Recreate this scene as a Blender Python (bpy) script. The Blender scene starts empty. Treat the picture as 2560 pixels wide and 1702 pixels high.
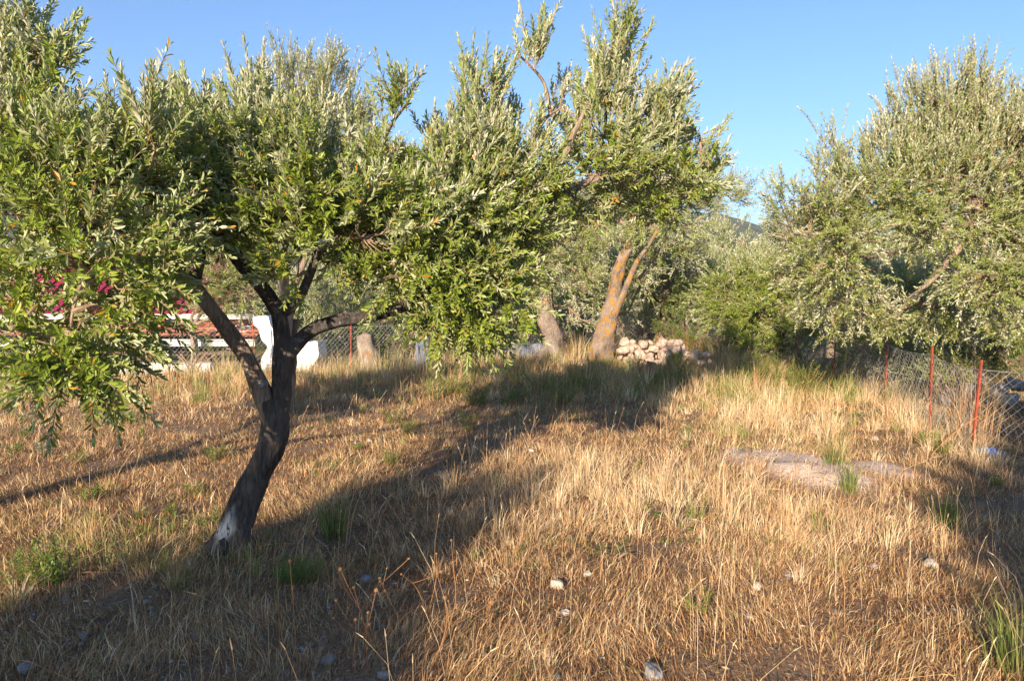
import bpy, math, random
import numpy as np
from mathutils import Vector, Matrix

random.seed(7)
rng = np.random.default_rng(11)
scene = bpy.context.scene
col = scene.collection

# ------------------------------------------------------------------ camera
CAM_Z = 1.67
PITCH = math.radians(3.75)
F = 788.0                       # focal length in pixels of the 1024 px frame
cam_data = bpy.data.cameras.new("camera")
cam_data.sensor_width = 36.0
cam_data.lens = 36.0 * F / 1024.0
cam_data.clip_start = 0.05
cam_data.clip_end = 6000.0
cam = bpy.data.objects.new("camera", cam_data)
cam.location = (0, 0, CAM_Z)
cam.rotation_euler = (math.pi / 2 - PITCH, 0, 0)
col.objects.link(cam)
scene.camera = cam

# ------------------------------------------------------------------ sky, sun, exposure
SUN_EL = math.radians(16.0)
SUN_AZ = math.radians(200.0)    # clockwise from +Y: behind the camera, to the left
world = bpy.data.worlds.new("World")
scene.world = world
world.use_nodes = True
wn = world.node_tree
bg = wn.nodes["Background"]
sky = wn.nodes.new("ShaderNodeTexSky")
sky.sky_type = 'NISHITA'
sky.sun_disc = False
sky.sun_elevation = SUN_EL
sky.sun_rotation = SUN_AZ
sky.altitude = 100
sky.air_density = 1.0
sky.dust_density = 0.5
sky.ozone_density = 5.0
tint = wn.nodes.new("ShaderNodeMix"); tint.data_type = 'RGBA'; tint.blend_type = 'MULTIPLY'
tint.inputs[0].default_value = 1.0; tint.inputs[7].default_value = (0.82, 0.95, 1.04, 1)
wn.links.new(sky.outputs[0], tint.inputs[6]); wn.links.new(tint.outputs[2], bg.inputs[0])
bg.inputs[1].default_value = 0.09

sun_data = bpy.data.lights.new("sun", 'SUN')
sun_data.energy = 5.0
sun_data.angle = math.radians(0.55)
sun_data.color = (1.0, 0.83, 0.63)
sun = bpy.data.objects.new("sun", sun_data)
S = Vector((math.sin(SUN_AZ) * math.cos(SUN_EL), math.cos(SUN_AZ) * math.cos(SUN_EL), math.sin(SUN_EL)))
sun.rotation_euler = S.to_track_quat('Z', 'Y').to_euler()
sun.location = (-6, -16, 12)
col.objects.link(sun)
LIGHT = np.array([-S.x, -S.y, -S.z])

scene.view_settings.view_transform = 'Standard'
scene.view_settings.look = 'None'
scene.view_settings.gamma = 1.0
scene.view_settings.exposure = 1.30
scene.render.engine = 'CYCLES'
scene.cycles.max_bounces = 5
scene.cycles.diffuse_bounces = 3
scene.cycles.glossy_bounces = 2
scene.cycles.transmission_bounces = 3
scene.cycles.transparent_max_bounces = 4

# ------------------------------------------------------------------ helpers
def at(px, py, Y):
    """point at world depth Y seen at pixel (px, py) of the 2560 px wide photograph"""
    u = (px * 0.4 - 512.0) / F
    v = -(py * 0.4 - 340.4) / F
    c, s = math.cos(PITCH), math.sin(PITCH)
    dy = c + v * s
    dz = -s + v * c
    return np.array([u / dy * Y, Y, CAM_Z + dz / dy * Y])

def sst(a, b, x):
    t = np.clip((x - a) / (b - a), 0, 1)
    return t * t * (3 - 2 * t)

_ns = [(rng.uniform(0, 6.28, 2), a) for a in range(40)]
def vnoise(x, y, f, k=0):
    r = 0
    for i in range(4):
        p, _ = _ns[(k * 4 + i) % 40]
        an = (k * 4 + i) * 2.399
        r = r + np.sin((x * math.cos(an) + y * math.sin(an)) * f * (1 + 0.37 * i) + p[0] + 1.7 * np.sin((y * math.cos(an) - x * math.sin(an)) * f * 0.6 + p[1]))
    return r / 4

MX, MY = 2.55, 7.25
def mound(x, y):
    g = np.exp(-(((x - 2.58) / 0.52) ** 2 + ((y - 7.2 + (x - 2.5) * .8) / 0.80) ** 2) ** 2)
    h = np.exp(-(((x - 3.42) / 0.30) ** 2 + ((y - 7.1) / 0.42) ** 2) ** 1.5)
    return g, h

def H(x, y):
    """height of the field"""
    x = np.asarray(x, float); y = np.asarray(y, float)
    z = 0.22 * sst(10, 16, y) * sst(-4, 0, x) * (1 - sst(4.2, 5.4, x))
    z = z - 0.12 * sst(10, 17, y) * sst(4.2, 5.4, x)
    z = z - 1.7 * sst(15.8, 17.6, y) * (1 - sst(-4.0, -1.5, x))
    z = z - 0.9 * sst(19, 30, y) * sst(-4.0, -1.5, x)
    z = z + (0.035 * vnoise(x, y, 1.1, 1) + 0.02 * vnoise(x, y, 3.1, 2)) * (1 - sst(20, 40, y))
    g, h = mound(x, y)
    z = z + (0.07 + 0.025 * vnoise(x, y, 8, 7)) * np.clip(g * 1.5, 0, 1) + 0.04 * h
    z = z + 0.012 * vnoise(x, y, 11, 3) * (1 - sst(12, 20, y))
    return z

def ground_at(px, py):
    Y = 5.0
    for _ in range(40):
        p = at(px, py, 1.0)
        slope = (p[2] - CAM_Z)
        Xs = p[0]
        if slope >= -1e-3: return np.array([Xs * 18, 18, 0])
        Yn = (float(H(Xs * Y, Y)) - CAM_Z) / slope
        Y = 0.5 * Y + 0.5 * min(Yn, 40)
    return np.array([Xs * Y, Y, float(H(Xs * Y, Y))])

def link(o, parent=None):
    col.objects.link(o)
    if parent is not None: o.parent = parent
    return o

def tag(o, label=None, cat=None, group=None, kind=None):
    if label: o['label'] = label
    if cat: o['category'] = cat
    if group: o['group'] = group
    if kind: o['kind'] = kind
    return o

def empty(name, loc, rz=0.0):
    e = bpy.data.objects.new(name, None)
    e.empty_display_size = 0.1
    e.location = loc
    e.rotation_euler = (0, 0, rz)
    return link(e)

class MB:
    """collects vertices and faces, builds ONE mesh object"""
    def __init__(s):
        s.v = []; s.n = 0; s.q = []; s.qm = []; s.t = []; s.tm = []; s.tone = []; s.smooth = True
    def add(s, v, q=None, t=None, m=0, tone=0.5):
        v = np.asarray(v, float).reshape(-1, 3)
        s.v.append(v)
        tn = np.full(len(v), tone) if np.isscalar(tone) else np.asarray(tone, float)
        s.tone.append(tn)
        if q is not None and len(q):
            q = np.asarray(q, np.int64).reshape(-1, 4); s.q.append(q + s.n); s.qm.append(np.full(len(q), m))
        if t is not None and len(t):
            t = np.asarray(t, np.int64).reshape(-1, 3); s.t.append(t + s.n); s.tm.append(np.full(len(t), m))
        s.n += len(v)
    def build(s, name, mats, parent=None, loc=(0, 0, 0), smooth=False, extra=None):
        v = np.concatenate(s.v) - np.asarray(loc, float)
        q = np.concatenate(s.q) if s.q else np.zeros((0, 4), np.int64)
        t = np.concatenate(s.t) if s.t else np.zeros((0, 3), np.int64)
        me = bpy.data.meshes.new(name)
        me.vertices.add(len(v)); me.vertices.foreach_set("co", v.astype(np.float32).ravel())
        nl = len(q) * 4 + len(t) * 3
        me.loops.add(nl)
        me.loops.foreach_set("vertex_index", np.concatenate([q.ravel(), t.ravel()]).astype(np.int32))
        me.polygons.add(len(q) + len(t))
        ls = np.concatenate([np.arange(len(q)) * 4, len(q) * 4 + np.arange(len(t)) * 3]).astype(np.int32)
        me.polygons.foreach_set("loop_start", ls)
        mi = np.concatenate([np.concatenate(s.qm) if s.qm else [], np.concatenate(s.tm) if s.tm else []]).astype(np.int32)
        me.polygons.foreach_set("material_index", mi)
        me.polygons.foreach_set("use_smooth", np.full(len(mi), smooth))
        a = me.attributes.new("tone", 'FLOAT', 'POINT')
        a.data.foreach_set("value", np.concatenate(s.tone).astype(np.float32))
        me.update(calc_edges=True)
        for m in (mats if isinstance(mats, (list, tuple)) else [mats]): me.materials.append(m)
        o = bpy.data.objects.new(name, me)
        return link(o, parent)

def box(mb, c, s, rz=0.0, m=0, tone=0.5, tilt=None):
    c = np.asarray(c, float); hx, hy, hz = np.asarray(s, float) / 2
    v = np.array([[x, y, z] for z in (-hz, hz) for y in (-hy, hy) for x in (-hx, hx)], float)
    if tilt is not None: v = v @ np.array(Matrix.Rotation(tilt[0], 3, tilt[1])).T
    if rz: v = v @ np.array(Matrix.Rotation(rz, 3, 'Z')).T
    mb.add(v + c, q=[[0, 2, 3, 1], [4, 5, 7, 6], [0, 1, 5, 4], [2, 6, 7, 3], [0, 4, 6, 2], [1, 3, 7, 5]], m=m, tone=tone)

def spline(pts, rad, per=8):
    """Catmull-Rom through control points"""
    pts = np.asarray(pts, float); rad = np.asarray(rad, float)
    P = np.vstack([2 * pts[0] - pts[1], pts, 2 * pts[-1] - pts[-2]])
    out = []; rr = []
    for i in range(len(pts) - 1):
        p0, p1, p2, p3 = P[i:i + 4]
        for k in range(per):
            t = k / per
            out.append(0.5 * (2 * p1 + (p2 - p0) * t + (2 * p0 - 5 * p1 + 4 * p2 - p3) * t * t + (3 * p1 - p0 - 3 * p2 + p3) * t ** 3))
            tt = t * t * (3 - 2 * t)
            rr.append(rad[i] * (1 - tt) + rad[i + 1] * tt)
    out.append(pts[-1]); rr.append(rad[-1])
    return np.array(out), np.array(rr)

def tube(mb, pts, rad, n=8, m=0, tone=0.5, gnarl=0.0, seed=0, cap=True, flute=0.0, ridge=0.0):
    pts = np.asarray(pts, float); N = len(pts)
    T = np.gradient(pts, axis=0); T /= np.linalg.norm(T, axis=1)[:, None] + 1e-9
    up = np.array([0.13, 0.97, 0.2]) if abs(T[0][2]) > 0.6 else np.array([0.05, 0.1, 1.0])
    u = np.cross(T[0], up); u /= np.linalg.norm(u)
    U = []
    for i in range(N):
        u = u - T[i] * np.dot(u, T[i]); u /= np.linalg.norm(u) + 1e-9
        U.append(u)
    U = np.array(U); V = np.cross(T, U)
    a = np.arange(n) / n * 2 * math.pi
    R = np.asarray(rad, float)[:, None] * np.ones((1, n))
    s = np.concatenate([[0], np.cumsum(np.linalg.norm(np.diff(pts, axis=0), axis=1))])[:, None]
    if gnarl:
        A = a[None, :] + 0 * s
        R = R * (1 + gnarl * (0.5 * np.sin(A * 3 + s * 5 + seed) + 0.35 * np.sin(A * 5 - s * 8 + seed * 2.1) + 0.3 * np.sin(A * 2 + s * 17 + seed * 3.3) + 0.2 * np.sin(A * 9 + s * 3 + 2 * np.sin(s * 9))))
    if ridge:
        A = a[None, :] + 0.5 * np.sin(s * 4 + seed) + 0.25 * np.sin(s * 11)
        R = R * (1 + ridge * (np.abs(np.sin(A * 6.5 + 1.5 * np.sin(s * 13 + A * 2))) - .5) + ridge * .6 * np.sin(A * 17 + s * 30 + 3 * np.sin(s * 21 + A * 3)))
    if flute:
        R = R * (1 + flute * np.sin(a[None, :] * 4 + s * 2.2 + seed) * np.clip(1 - s / 0.5, 0, 1))
    v = pts[:, None, :] + R[:, :, None] * (np.cos(a)[None, :, None] * U[:, None, :] + np.sin(a)[None, :, None] * V[:, None, :])
    i, j = np.meshgrid(np.arange(N - 1), np.arange(n), indexing='ij')
    j2 = (j + 1) % n
    q = np.stack([i * n + j, i * n + j2, (i + 1) * n + j2, (i + 1) * n + j], -1).reshape(-1, 4)
    vv = v.reshape(-1, 3)
    t = []
    if cap:
        vv = np.vstack([vv, pts[-1] + T[-1] * rad[-1] * 0.4, pts[0]])
        k = len(vv) - 2
        t = [[(N - 1) * n + b, (N - 1) * n + (b + 1) % n, k] for b in range(n)] + [[(b + 1) % n, b, k + 1] for b in range(n)]
    tn = tone if np.isscalar(tone) else tone(vv)
    mb.add(vv, q=q, t=t, m=m, tone=tn)

def prisms(mb, A, B, ra, rb, m=0, tone=0.5):
    """many thin three-sided sticks from A to B, vectorised"""
    A = np.asarray(A, float); B = np.asarray(B, float); n = len(A)
    if n == 0: return
    d = B - A; L = np.linalg.norm(d, axis=1)[:, None] + 1e-9; d = d / L
    r = np.array([0.31, 0.72, 0.62]); u = np.cross(d, r); u /= np.linalg.norm(u, axis=1)[:, None] + 1e-9
    w = np.cross(d, u)
    vs = []
    for base, rr in ((A, ra), (B, rb)):
        rr = np.broadcast_to(np.asarray(rr, float).reshape(-1, 1), (n, 1))
        for k in range(3):
            c, s = math.cos(k * 2.0944), math.sin(k * 2.0944)
            vs.append(base + rr * (c * u + s * w))
    v = np.stack(vs, 1).reshape(-1, 3)
    o = (np.arange(n) * 6)[:, None, None]
    q = np.array([[0, 1, 4, 3], [1, 2, 5, 4], [2, 0, 3, 5]])[None] + o
    mb.add(v, q=q.reshape(-1, 4), m=m, tone=tone if np.isscalar(tone) else np.repeat(tone, 6))

def norm(a): return a / (np.linalg.norm(a, axis=-1, keepdims=True) + 1e-9)

# ------------------------------------------------------------------ materials
def mat(name, rough=0.8, spec=0.3):
    m = bpy.data.materials.new(name); m.use_nodes = True
    nt = m.node_tree; b = nt.nodes["Principled BSDF"]
    b.inputs["Roughness"].default_value = rough
    b.inputs["Specular IOR Level"].default_value = spec
    return m, nt, b

def nd(nt, typ, **kw):
    n = nt.nodes.new(typ)
    for k, v in kw.items():
        if k in n.inputs: n.inputs[k].default_value = v
        else: setattr(n, k, v)
    return n

def ramp(nt, fac, stops, interp='LINEAR'):
    r = nt.nodes.new("ShaderNodeValToRGB"); r.color_ramp.interpolation = interp
    e = r.color_ramp.elements
    while len(e) > 1: e.remove(e[-1])
    e[0].position = stops[0][0]; e[0].color = (*stops[0][1], 1)
    for p, c in stops[1:]:
        x = e.new(p); x.color = (*c, 1)
    nt.links.new(fac, r.inputs[0]); return r.outputs[0]

def mix(nt, fac, a, b, mode='MIX'):
    n = nt.nodes.new("ShaderNodeMix"); n.data_type = 'RGBA'; n.blend_type = mode
    for s, v in ((n.inputs[0], fac), (n.inputs[6], a), (n.inputs[7], b)):
        if isinstance(v, bpy.types.NodeSocket): nt.links.new(v, s)
        else: s.default_value = v if isinstance(v, (int, float)) else (*v, 1)
    return n.outputs[2]

def noise(nt, scale, detail=4, rough=0.6, vec=None, dist=0.0, coord='Object'):
    n = nd(nt, "ShaderNodeTexNoise", Scale=scale, Detail=detail, Roughness=rough, Distortion=dist)
    if vec is None:
        tc = nt.nodes.new("ShaderNodeTexCoord"); vec = tc.outputs[coord]
    nt.links.new(vec, n.inputs["Vector"]); return n.outputs[0]

def stretched(nt, s):
    tc = nt.nodes.new("ShaderNodeTexCoord"); mp = nt.nodes.new("ShaderNodeMapping")
    mp.inputs["Scale"].default_value = s
    nt.links.new(tc.outputs['Object'], mp.inputs[0]); return mp.outputs[0]

def bump(nt, b, h, strength=0.5, dist=0.02):
    n = nd(nt, "ShaderNodeBump", Strength=strength, Distance=dist)
    nt.links.new(h, n.inputs["Height"]); nt.links.new(n.outputs[0], b.inputs["Normal"])

def attr(nt, name="tone"):
    n = nt.nodes.new("ShaderNodeAttribute"); n.attribute_name = name; return n.outputs["Fac"]

def leaf_mat(name, greens, silver, trans=0.15, rough=0.42):
    """olive leaf: green and slightly glossy above, silvery below (two real sides of the blade)"""
    m, nt, b = mat(name, rough - .04, 0.5)
    t = attr(nt)
    g = ramp(nt, t, [(0.0, greens[0]), (0.45, greens[1]), (0.93, greens[2]), (0.955, greens[2]), (0.975, (0.42, 0.30, 0.03)), (1.0, (0.55, 0.22, 0.02))])
    s = ramp(nt, t, [(0.0, tuple(c * 0.82 for c in silver)), (0.93, tuple(min(1, c * 1.15) for c in silver)), (0.975, (0.50, 0.36, 0.06)), (1.0, (0.5, 0.25, 0.04))])
    geo = nt.nodes.new("ShaderNodeNewGeometry")
    c = mix(nt, geo.outputs["Backfacing"], g, s)
    nt.links.new(c, b.inputs["Base Color"])
    tr = nt.nodes.new("ShaderNodeBsdfTranslucent")
    nt.links.new(mix(nt, 0.5, g, (0.20, 0.26, 0.03)), tr.inputs[0])
    ms = nt.nodes.new("ShaderNodeMixShader"); ms.inputs[0].default_value = trans
    nt.links.new(b.outputs[0], ms.inputs[1]); nt.links.new(tr.outputs[0], ms.inputs[2])
    nt.links.new(ms.outputs[0], nt.nodes["Material Output"].inputs[0])
    return m

def bark_mat(name, dark, light, lichen=None, lichen_amt=0.5, patch=None, sc=1.0):
    m, nt, b = mat(name, 0.9, 0.15)
    v = stretched(nt, (42 * sc, 42 * sc, 10 * sc))
    n1 = noise(nt, 1.0, 6, 0.65, v, 0.8)
    n2 = noise(nt, 3.0 * sc, 3, 0.5)
    c = ramp(nt, n1, [(0.34, dark), (0.52, tuple((a + b_) / 2 for a, b_ in zip(dark, light))), (0.68, light)])
    c = mix(nt, ramp(nt, n2, [(0.4, (0, 0, 0)), (0.65, (0.5, 0.5, 0.5))]), c, tuple(x * 1.25 for x in light))
    if lichen:
        n3 = noise(nt, 5.0 * sc, 5, 0.7)
        c = mix(nt, ramp(nt, n3, [(lichen_amt, (0, 0, 0)), (lichen_amt + 0.07, (0.9, 0.9, 0.9))]), c, lichen)
    if patch:
        n4 = noise(nt, 38, 4, 0.7, stretched(nt, (1, 1, 0.35)))
        mm = nt.nodes.new("ShaderNodeMath"); mm.operation = 'MULTIPLY'
        nt.links.new(attr(nt), mm.inputs[0]); nt.links.new(ramp(nt, n4, [(0.36, (0, 0, 0)), (0.46, (1, 1, 1))]), mm.inputs[1])
        c = mix(nt, mm.outputs[0], c, patch)
    nt.links.new(c, b.inputs["Base Color"])
    bump(nt, b, n1, 1.0, 0.03)
    return m

def grass_mat(name, stops, trans=0.2):
    m, nt, b = mat(name, 0.6, 0.25)
    c = ramp(nt, attr(nt), stops)
    nt.links.new(c, b.inputs["Base Color"])
    tr = nt.nodes.new("ShaderNodeBsdfTranslucent"); nt.links.new(c, tr.inputs[0])
    ms = nt.nodes.new("ShaderNodeMixShader"); ms.inputs[0].default_value = trans
    nt.links.new(b.outputs[0], ms.inputs[1]); nt.links.new(tr.outputs[0], ms.inputs[2])
    nt.links.new(ms.outputs[0], nt.nodes["Material Output"].inputs[0])
    return m

def plain(name, c1, c2, scale=8, rough=0.8, b_s=0.3, b_d=0.01, spec=0.3):
    m, nt, b = mat(name, rough, spec)
    n = noise(nt, scale, 5, 0.65)
    nt.links.new(ramp(nt, n, [(0.35, c1), (0.65, c2)]), b.inputs["Base Color"])
    bump(nt, b, n, b_s, b_d)
    return m

M = {}
M['leaf'] = leaf_mat("olive_leaf", [(0.11, 0.17, 0.022), (0.23, 0.31, 0.038), (0.40, 0.45, 0.07)], (0.44, 0.48, 0.24), 0.30)
M['leaf_young'] = leaf_mat('young_olive_leaf', [(0.24, 0.29, 0.10), (0.36, 0.40, 0.17), (0.50, 0.52, 0.28)], (0.64, 0.63, 0.46), 0.28)
M['leaf_litter'] = leaf_mat('fallen_leaf', [(0.16, 0.10, 0.06), (0.28, 0.19, 0.11), (0.42, 0.33, 0.22)], (0.34, 0.28, 0.20), 0.05)
M['leaf_far'] = leaf_mat("olive_leaf_silvery", [(0.13, 0.18, 0.035), (0.26, 0.33, 0.07), (0.42, 0.46, 0.14)], (0.60, 0.60, 0.43), 0.28)
M['leaf_green'] = leaf_mat("shrub_leaf", [(0.05, 0.11, 0.012), (0.11, 0.20, 0.02), (0.19, 0.28, 0.03)], (0.20, 0.27, 0.06), 0.25)
M['leaf_pale'] = leaf_mat("pale_shrub_leaf", [(0.20, 0.22, 0.12), (0.27, 0.29, 0.17), (0.36, 0.36, 0.24)], (0.40, 0.42, 0.30))
M['twig'] = plain("twig_bark", (0.16, 0.10, 0.07), (0.36, 0.25, 0.17), 30)
M['bark'] = bark_mat("shade_darkened_bark", (0.012, 0.011, 0.011), (0.15, 0.125, 0.11), (0.34, 0.35, 0.37), 0.64, (0.62, 0.62, 0.60))  # bark darkened to put the nearest trunk's shade into its colour
M['bark2'] = bark_mat("grey_brown_bark", (0.07, 0.048, 0.034), (0.42, 0.32, 0.235), (0.50, 0.50, 0.46), 0.66)  # common olive bark, lightened to carry sunlight on the nearest tree's left limb
M['bark_lichen'] = bark_mat("lichen_bark", (0.09, 0.065, 0.05), (0.36, 0.28, 0.22), (0.42, 0.21, 0.035), 0.51, None, 1.6)
M['bark_lichen2'] = bark_mat("grey_lichen_bark", (0.09, 0.065, 0.05), (0.38, 0.31, 0.25), (0.42, 0.18, 0.04), 0.57, None, 1.6)

# field soil
m, nt, b = mat("soil", 0.95, 0.1)
n1 = noise(nt, 2.2, 6, 0.65); n2 = noise(nt, 38, 5, 0.7); n3 = noise(nt, 260, 3, 0.7)
c = ramp(nt, n2, [(0.3, (0.12, 0.075, 0.045)), (0.5, (0.27, 0.17, 0.10)), (0.7, (0.42, 0.29, 0.18))])
c = mix(nt, ramp(nt, n1, [(0.4, (0, 0, 0)), (0.62, (0.55, 0.55, 0.55))]), c, (0.20, 0.15, 0.115))
pale = ramp(nt, n2, [(0.3, (0.50, 0.38, 0.30)), (0.5, (0.74, 0.56, 0.43)), (0.7, (0.86, 0.70, 0.56))])
c = mix(nt, attr(nt), c, pale)
nt.links.new(c, b.inputs["Base Color"])
bump(nt, b, n2, 0.9, 0.03)
M['soil'] = m

m, nt, b = mat("hill_scrub", 1.0, 0.0)
n1 = noise(nt, 0.035, 8, 0.7); n2 = noise(nt, 0.16, 5, 0.75)
c = ramp(nt, n1, [(0.35, (0.035, 0.055, 0.03)), (0.5, (0.075, 0.095, 0.05)), (0.62, (0.13, 0.14, 0.08)), (0.75, (0.22, 0.20, 0.14))])
c = mix(nt, ramp(nt, n2, [(0.5, (0, 0, 0)), (0.66, (0.8, 0.8, 0.8))]), c, (0.22, 0.20, 0.13))
nt.links.new(c, b.inputs["Base Color"]); bump(nt, b, n2, 0.8, 4)
M['hill'] = m

STRAW = [(0.0, (0.15, 0.068, 0.032)), (0.2, (0.42, 0.235, 0.105)), (0.4, (0.61, 0.385, 0.19)), (0.58, (0.75, 0.545, 0.31)), (0.70, (0.86, 0.72, 0.48)), (0.76, (0.42, 0.39, 0.13)), (0.9, (0.21, 0.25, 0.06)), (1.0, (0.10, 0.15, 0.03))]
M['grass'] = grass_mat("dry_grass_blade", STRAW)
M['weed'] = grass_mat("green_weed_blade", [(0, (0.05, 0.085, 0.02)), (0.5, (0.12, 0.17, 0.035)), (1, (0.34, 0.34, 0.10))], 0.2)
M['stalk'] = grass_mat("dry_stalk", [(0, (0.14, 0.06, 0.025)), (0.5, (0.34, 0.17, 0.07)), (1, (0.60, 0.42, 0.22))], 0.05)
M['stone'] = plain("limestone", (0.30, 0.25, 0.20), (0.56, 0.49, 0.41), 9, 0.9, 0.6, 0.02)
M['stone_warm'] = plain("warm_limestone", (0.26, 0.18, 0.135), (0.60, 0.46, 0.36), 7, 0.9, 0.6, 0.03)
M['stone_grey'] = plain("grey_stone", (0.15, 0.15, 0.145), (0.34, 0.33, 0.31), 9, 0.9, 0.6, 0.02)
M['terracotta'] = plain("terracotta", (0.20, 0.06, 0.035), (0.50, 0.20, 0.11), 9, 0.8)
M['rust_red'] = plain("rust_red_paint", (0.15, 0.045, 0.03), (0.46, 0.07, 0.035), 16, 0.75, 0.3, 0.003)
M['rust_brown'] = plain("rusty_iron", (0.12, 0.05, 0.03), (0.25, 0.11, 0.06), 22, 0.8)
M['black_iron'] = plain("dark_iron", (0.03, 0.03, 0.03), (0.07, 0.06, 0.05), 22, 0.7)
M['wire'] = plain("galvanised_wire", (0.30, 0.30, 0.29), (0.52, 0.52, 0.50), 40, 0.45, 0.1, 0.001, 0.5)
M['red_metal'] = plain("crimson_metal_sheet", (0.20, 0.018, 0.045), (0.32, 0.03, 0.06), 2, 0.55, 0.05, 0.003, 0.4)
M['white_paint'] = plain("white_paint", (0.42, 0.41, 0.38), (0.66, 0.64, 0.60), 2.5, 0.6, 0.1, 0.003)
M['plaster'] = plain("white_plaster", (0.70, 0.69, 0.66), (0.86, 0.85, 0.82), 5, 0.85, 0.5, 0.02)
M['concrete'] = plain("weathered_concrete", (0.40, 0.37, 0.33), (0.60, 0.57, 0.52), 6, 0.9, 0.3, 0.01)
M['brown_wall'] = plain("brown_wall", (0.10, 0.06, 0.045), (0.20, 0.13, 0.10), 3, 0.8)
M['dark_wood'] = plain("dark_wood", (0.04, 0.025, 0.018), (0.09, 0.055, 0.04), 5, 0.7)
M['cable'] = plain("white_cable", (0.68, 0.66, 0.6), (0.8, 0.78, 0.72), 9, 0.5)
M['plastic'] = plain("clouded_plastic", (0.55, 0.60, 0.66), (0.75, 0.78, 0.82), 18, 0.3, 0.6, 0.01, 0.6)
M['blue_plastic'] = plain("blue_plastic", (0.02, 0.12, 0.55), (0.04, 0.22, 0.75), 18, 0.35)
M['panel'] = plain("solar_glass", (0.012, 0.02, 0.09), (0.02, 0.035, 0.14), 3, 0.15, 0.0, 0.0, 0.6)
M['tank'] = plain("steel_tank", (0.6, 0.6, 0.6), (0.75, 0.75, 0.75), 3, 0.35)
M['tarp'] = plain("blue_grey_sheet", (0.10, 0.12, 0.17), (0.22, 0.25, 0.31), 6, 0.5)
#@@PART2
# ------------------------------------------------------------------ ground and hills
def axis(lo, hi, step, far_lo, far_hi):
    mid = np.arange(lo, hi + 1e-6, step)
    a = [lo]; s = step
    while a[-1] > far_lo: s *= 1.28; a.append(a[-1] - s)
    b = [hi]; s = step
    while b[-1] < far_hi: s *= 1.28; b.append(b[-1] + s)
    return np.concatenate([np.array(a[:0:-1]), mid, np.array(b[1:])])

gx = axis(-8.5, 8.5, 0.085, -1500, 1500); gy = axis(1.5, 19.0, 0.085, -300, 1600)
X, Y = np.meshgrid(gx, gy)
Z = H(X, Y)
g1, g2 = mound(X, Y)
bare = np.clip(2.4 * (g1 + 0.8 * g2) + 0.4 * vnoise(X, Y, 7, 4) - 0.35, 0, 1) * (g1 + g2 > 0.08)
bare = np.clip(bare + 0.35 * np.clip(vnoise(X, Y, 1.7, 5) - 0.55, 0, 1), 0, 1)
mb = MB()
ny, nx = X.shape
i, j = np.meshgrid(np.arange(ny - 1), np.arange(nx - 1), indexing='ij')
q = np.stack([i * nx + j, i * nx + j + 1, (i + 1) * nx + j + 1, (i + 1) * nx + j], -1).reshape(-1, 4)
mb.add(np.stack([X, Y, Z], -1).reshape(-1, 3), q=q, tone=bare.ravel())
tag(mb.build("ground", M['soil'], smooth=True), kind='structure')

RIDGE = [(-3000, .10), (-900, .15), (0, .182), (280, .187), (620, .181), (1000, .184), (1250, .166), (1500, .132), (1700, .100), (1780, .103), (1850, .095), (1930, .083), (2050, .068), (2200, .07), (2600, .085), (3300, .10), (6000, .08)]
az = np.linspace(math.radians(-68), math.radians(68), 420)
rr = np.concatenate([np.linspace(48, 560, 120), np.linspace(575, 1000, 24)])
AZ, RR = np.meshgrid(az, rr)
pxs = (np.tan(np.clip(AZ, -1.15, 1.15)) * F + 512) / 0.4
th = np.interp(pxs, [p for p, _ in RIDGE], [t for _, t in RIDGE]) 
prof = np.where(RR <= 560, np.clip((RR - 48) / 512, 0, 1) ** 1.25 * 560, 560 - (RR - 560) * 0.25)
HX, HY = RR * np.sin(AZ), RR * np.cos(AZ)
HZ = -1.6 + (th * prof * np.cos(AZ)) * 1.0 + 1.5 * sst(60, 250, RR) * (vnoise(HX, HY, 0.02, 6) * 3 + vnoise(HX, HY, 0.07, 7) + 0.5 * vnoise(HX, HY, 0.25, 8))
mb = MB(); ny, nx = HX.shape
i, j = np.meshgrid(np.arange(ny - 1), np.arange(nx - 1), indexing='ij')
q = np.stack([i * nx + j, i * nx + j + 1, (i + 1) * nx + j + 1, (i + 1) * nx + j], -1).reshape(-1, 4)[:, ::-1]
mb.add(np.stack([HX, HY, HZ], -1).reshape(-1, 3), q=q)
tag(mb.build("hills", M['hill'], smooth=True), kind='structure')

# ------------------------------------------------------------------ grass
def blades(mb, x, y, h, w, lean, az, tone, bend=0.5, z0=None):
    """curved tapering blades; lean = horizontal reach as a share of the height"""
    n = len(x); z = (H(x, y) if z0 is None else z0) - 0.01
    base = np.stack([x, y, z], 1)
    d = np.stack([np.cos(az), np.sin(az), np.zeros(n)], 1)
    fa = rng.uniform(0, 2 * math.pi, n)
    s = np.stack([np.cos(fa), np.sin(fa), np.zeros(n)], 1)
    vert = np.sqrt(np.clip(1 - np.clip(lean, 0, .97) ** 2, 0.05, 1))
    up = np.array([0, 0, 1.0])
    h_ = h[:, None]; le = np.asarray(lean)[:, None]; ve = vert[:, None]; w_ = w[:, None]
    p1 = base + h_ * (0.5 * ve * up * (1 + 0.25 * bend) + d * le * 0.30)
    p2 = base + h_ * (ve * up + d * le * 1.0)
    v = np.stack([base - s * w_ * .5, base + s * w_ * .5, p1 + s * w_ * .42, p1 - s * w_ * .42, p2], 1)
    o = (np.arange(n) * 5)[:, None]
    mb.add(v.reshape(-1, 3), q=np.array([[0, 1, 2, 3]]) + o, t=np.array([[3, 2, 4]]) + o, tone=np.repeat(np.clip(tone, 0, 1), 5))

def scatter(n, d0, d1, power, side=0.74, margin=1.2):
    """random ground positions in front of the viewpoint, thinning with distance"""
    u = rng.random(n)
    e = 2 - power
    d = (d0 ** e + u * (d1 ** e - d0 ** e)) ** (1 / e)
    x = rng.uniform(-1, 1, n) * (side * d + margin)
    return x, d

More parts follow.
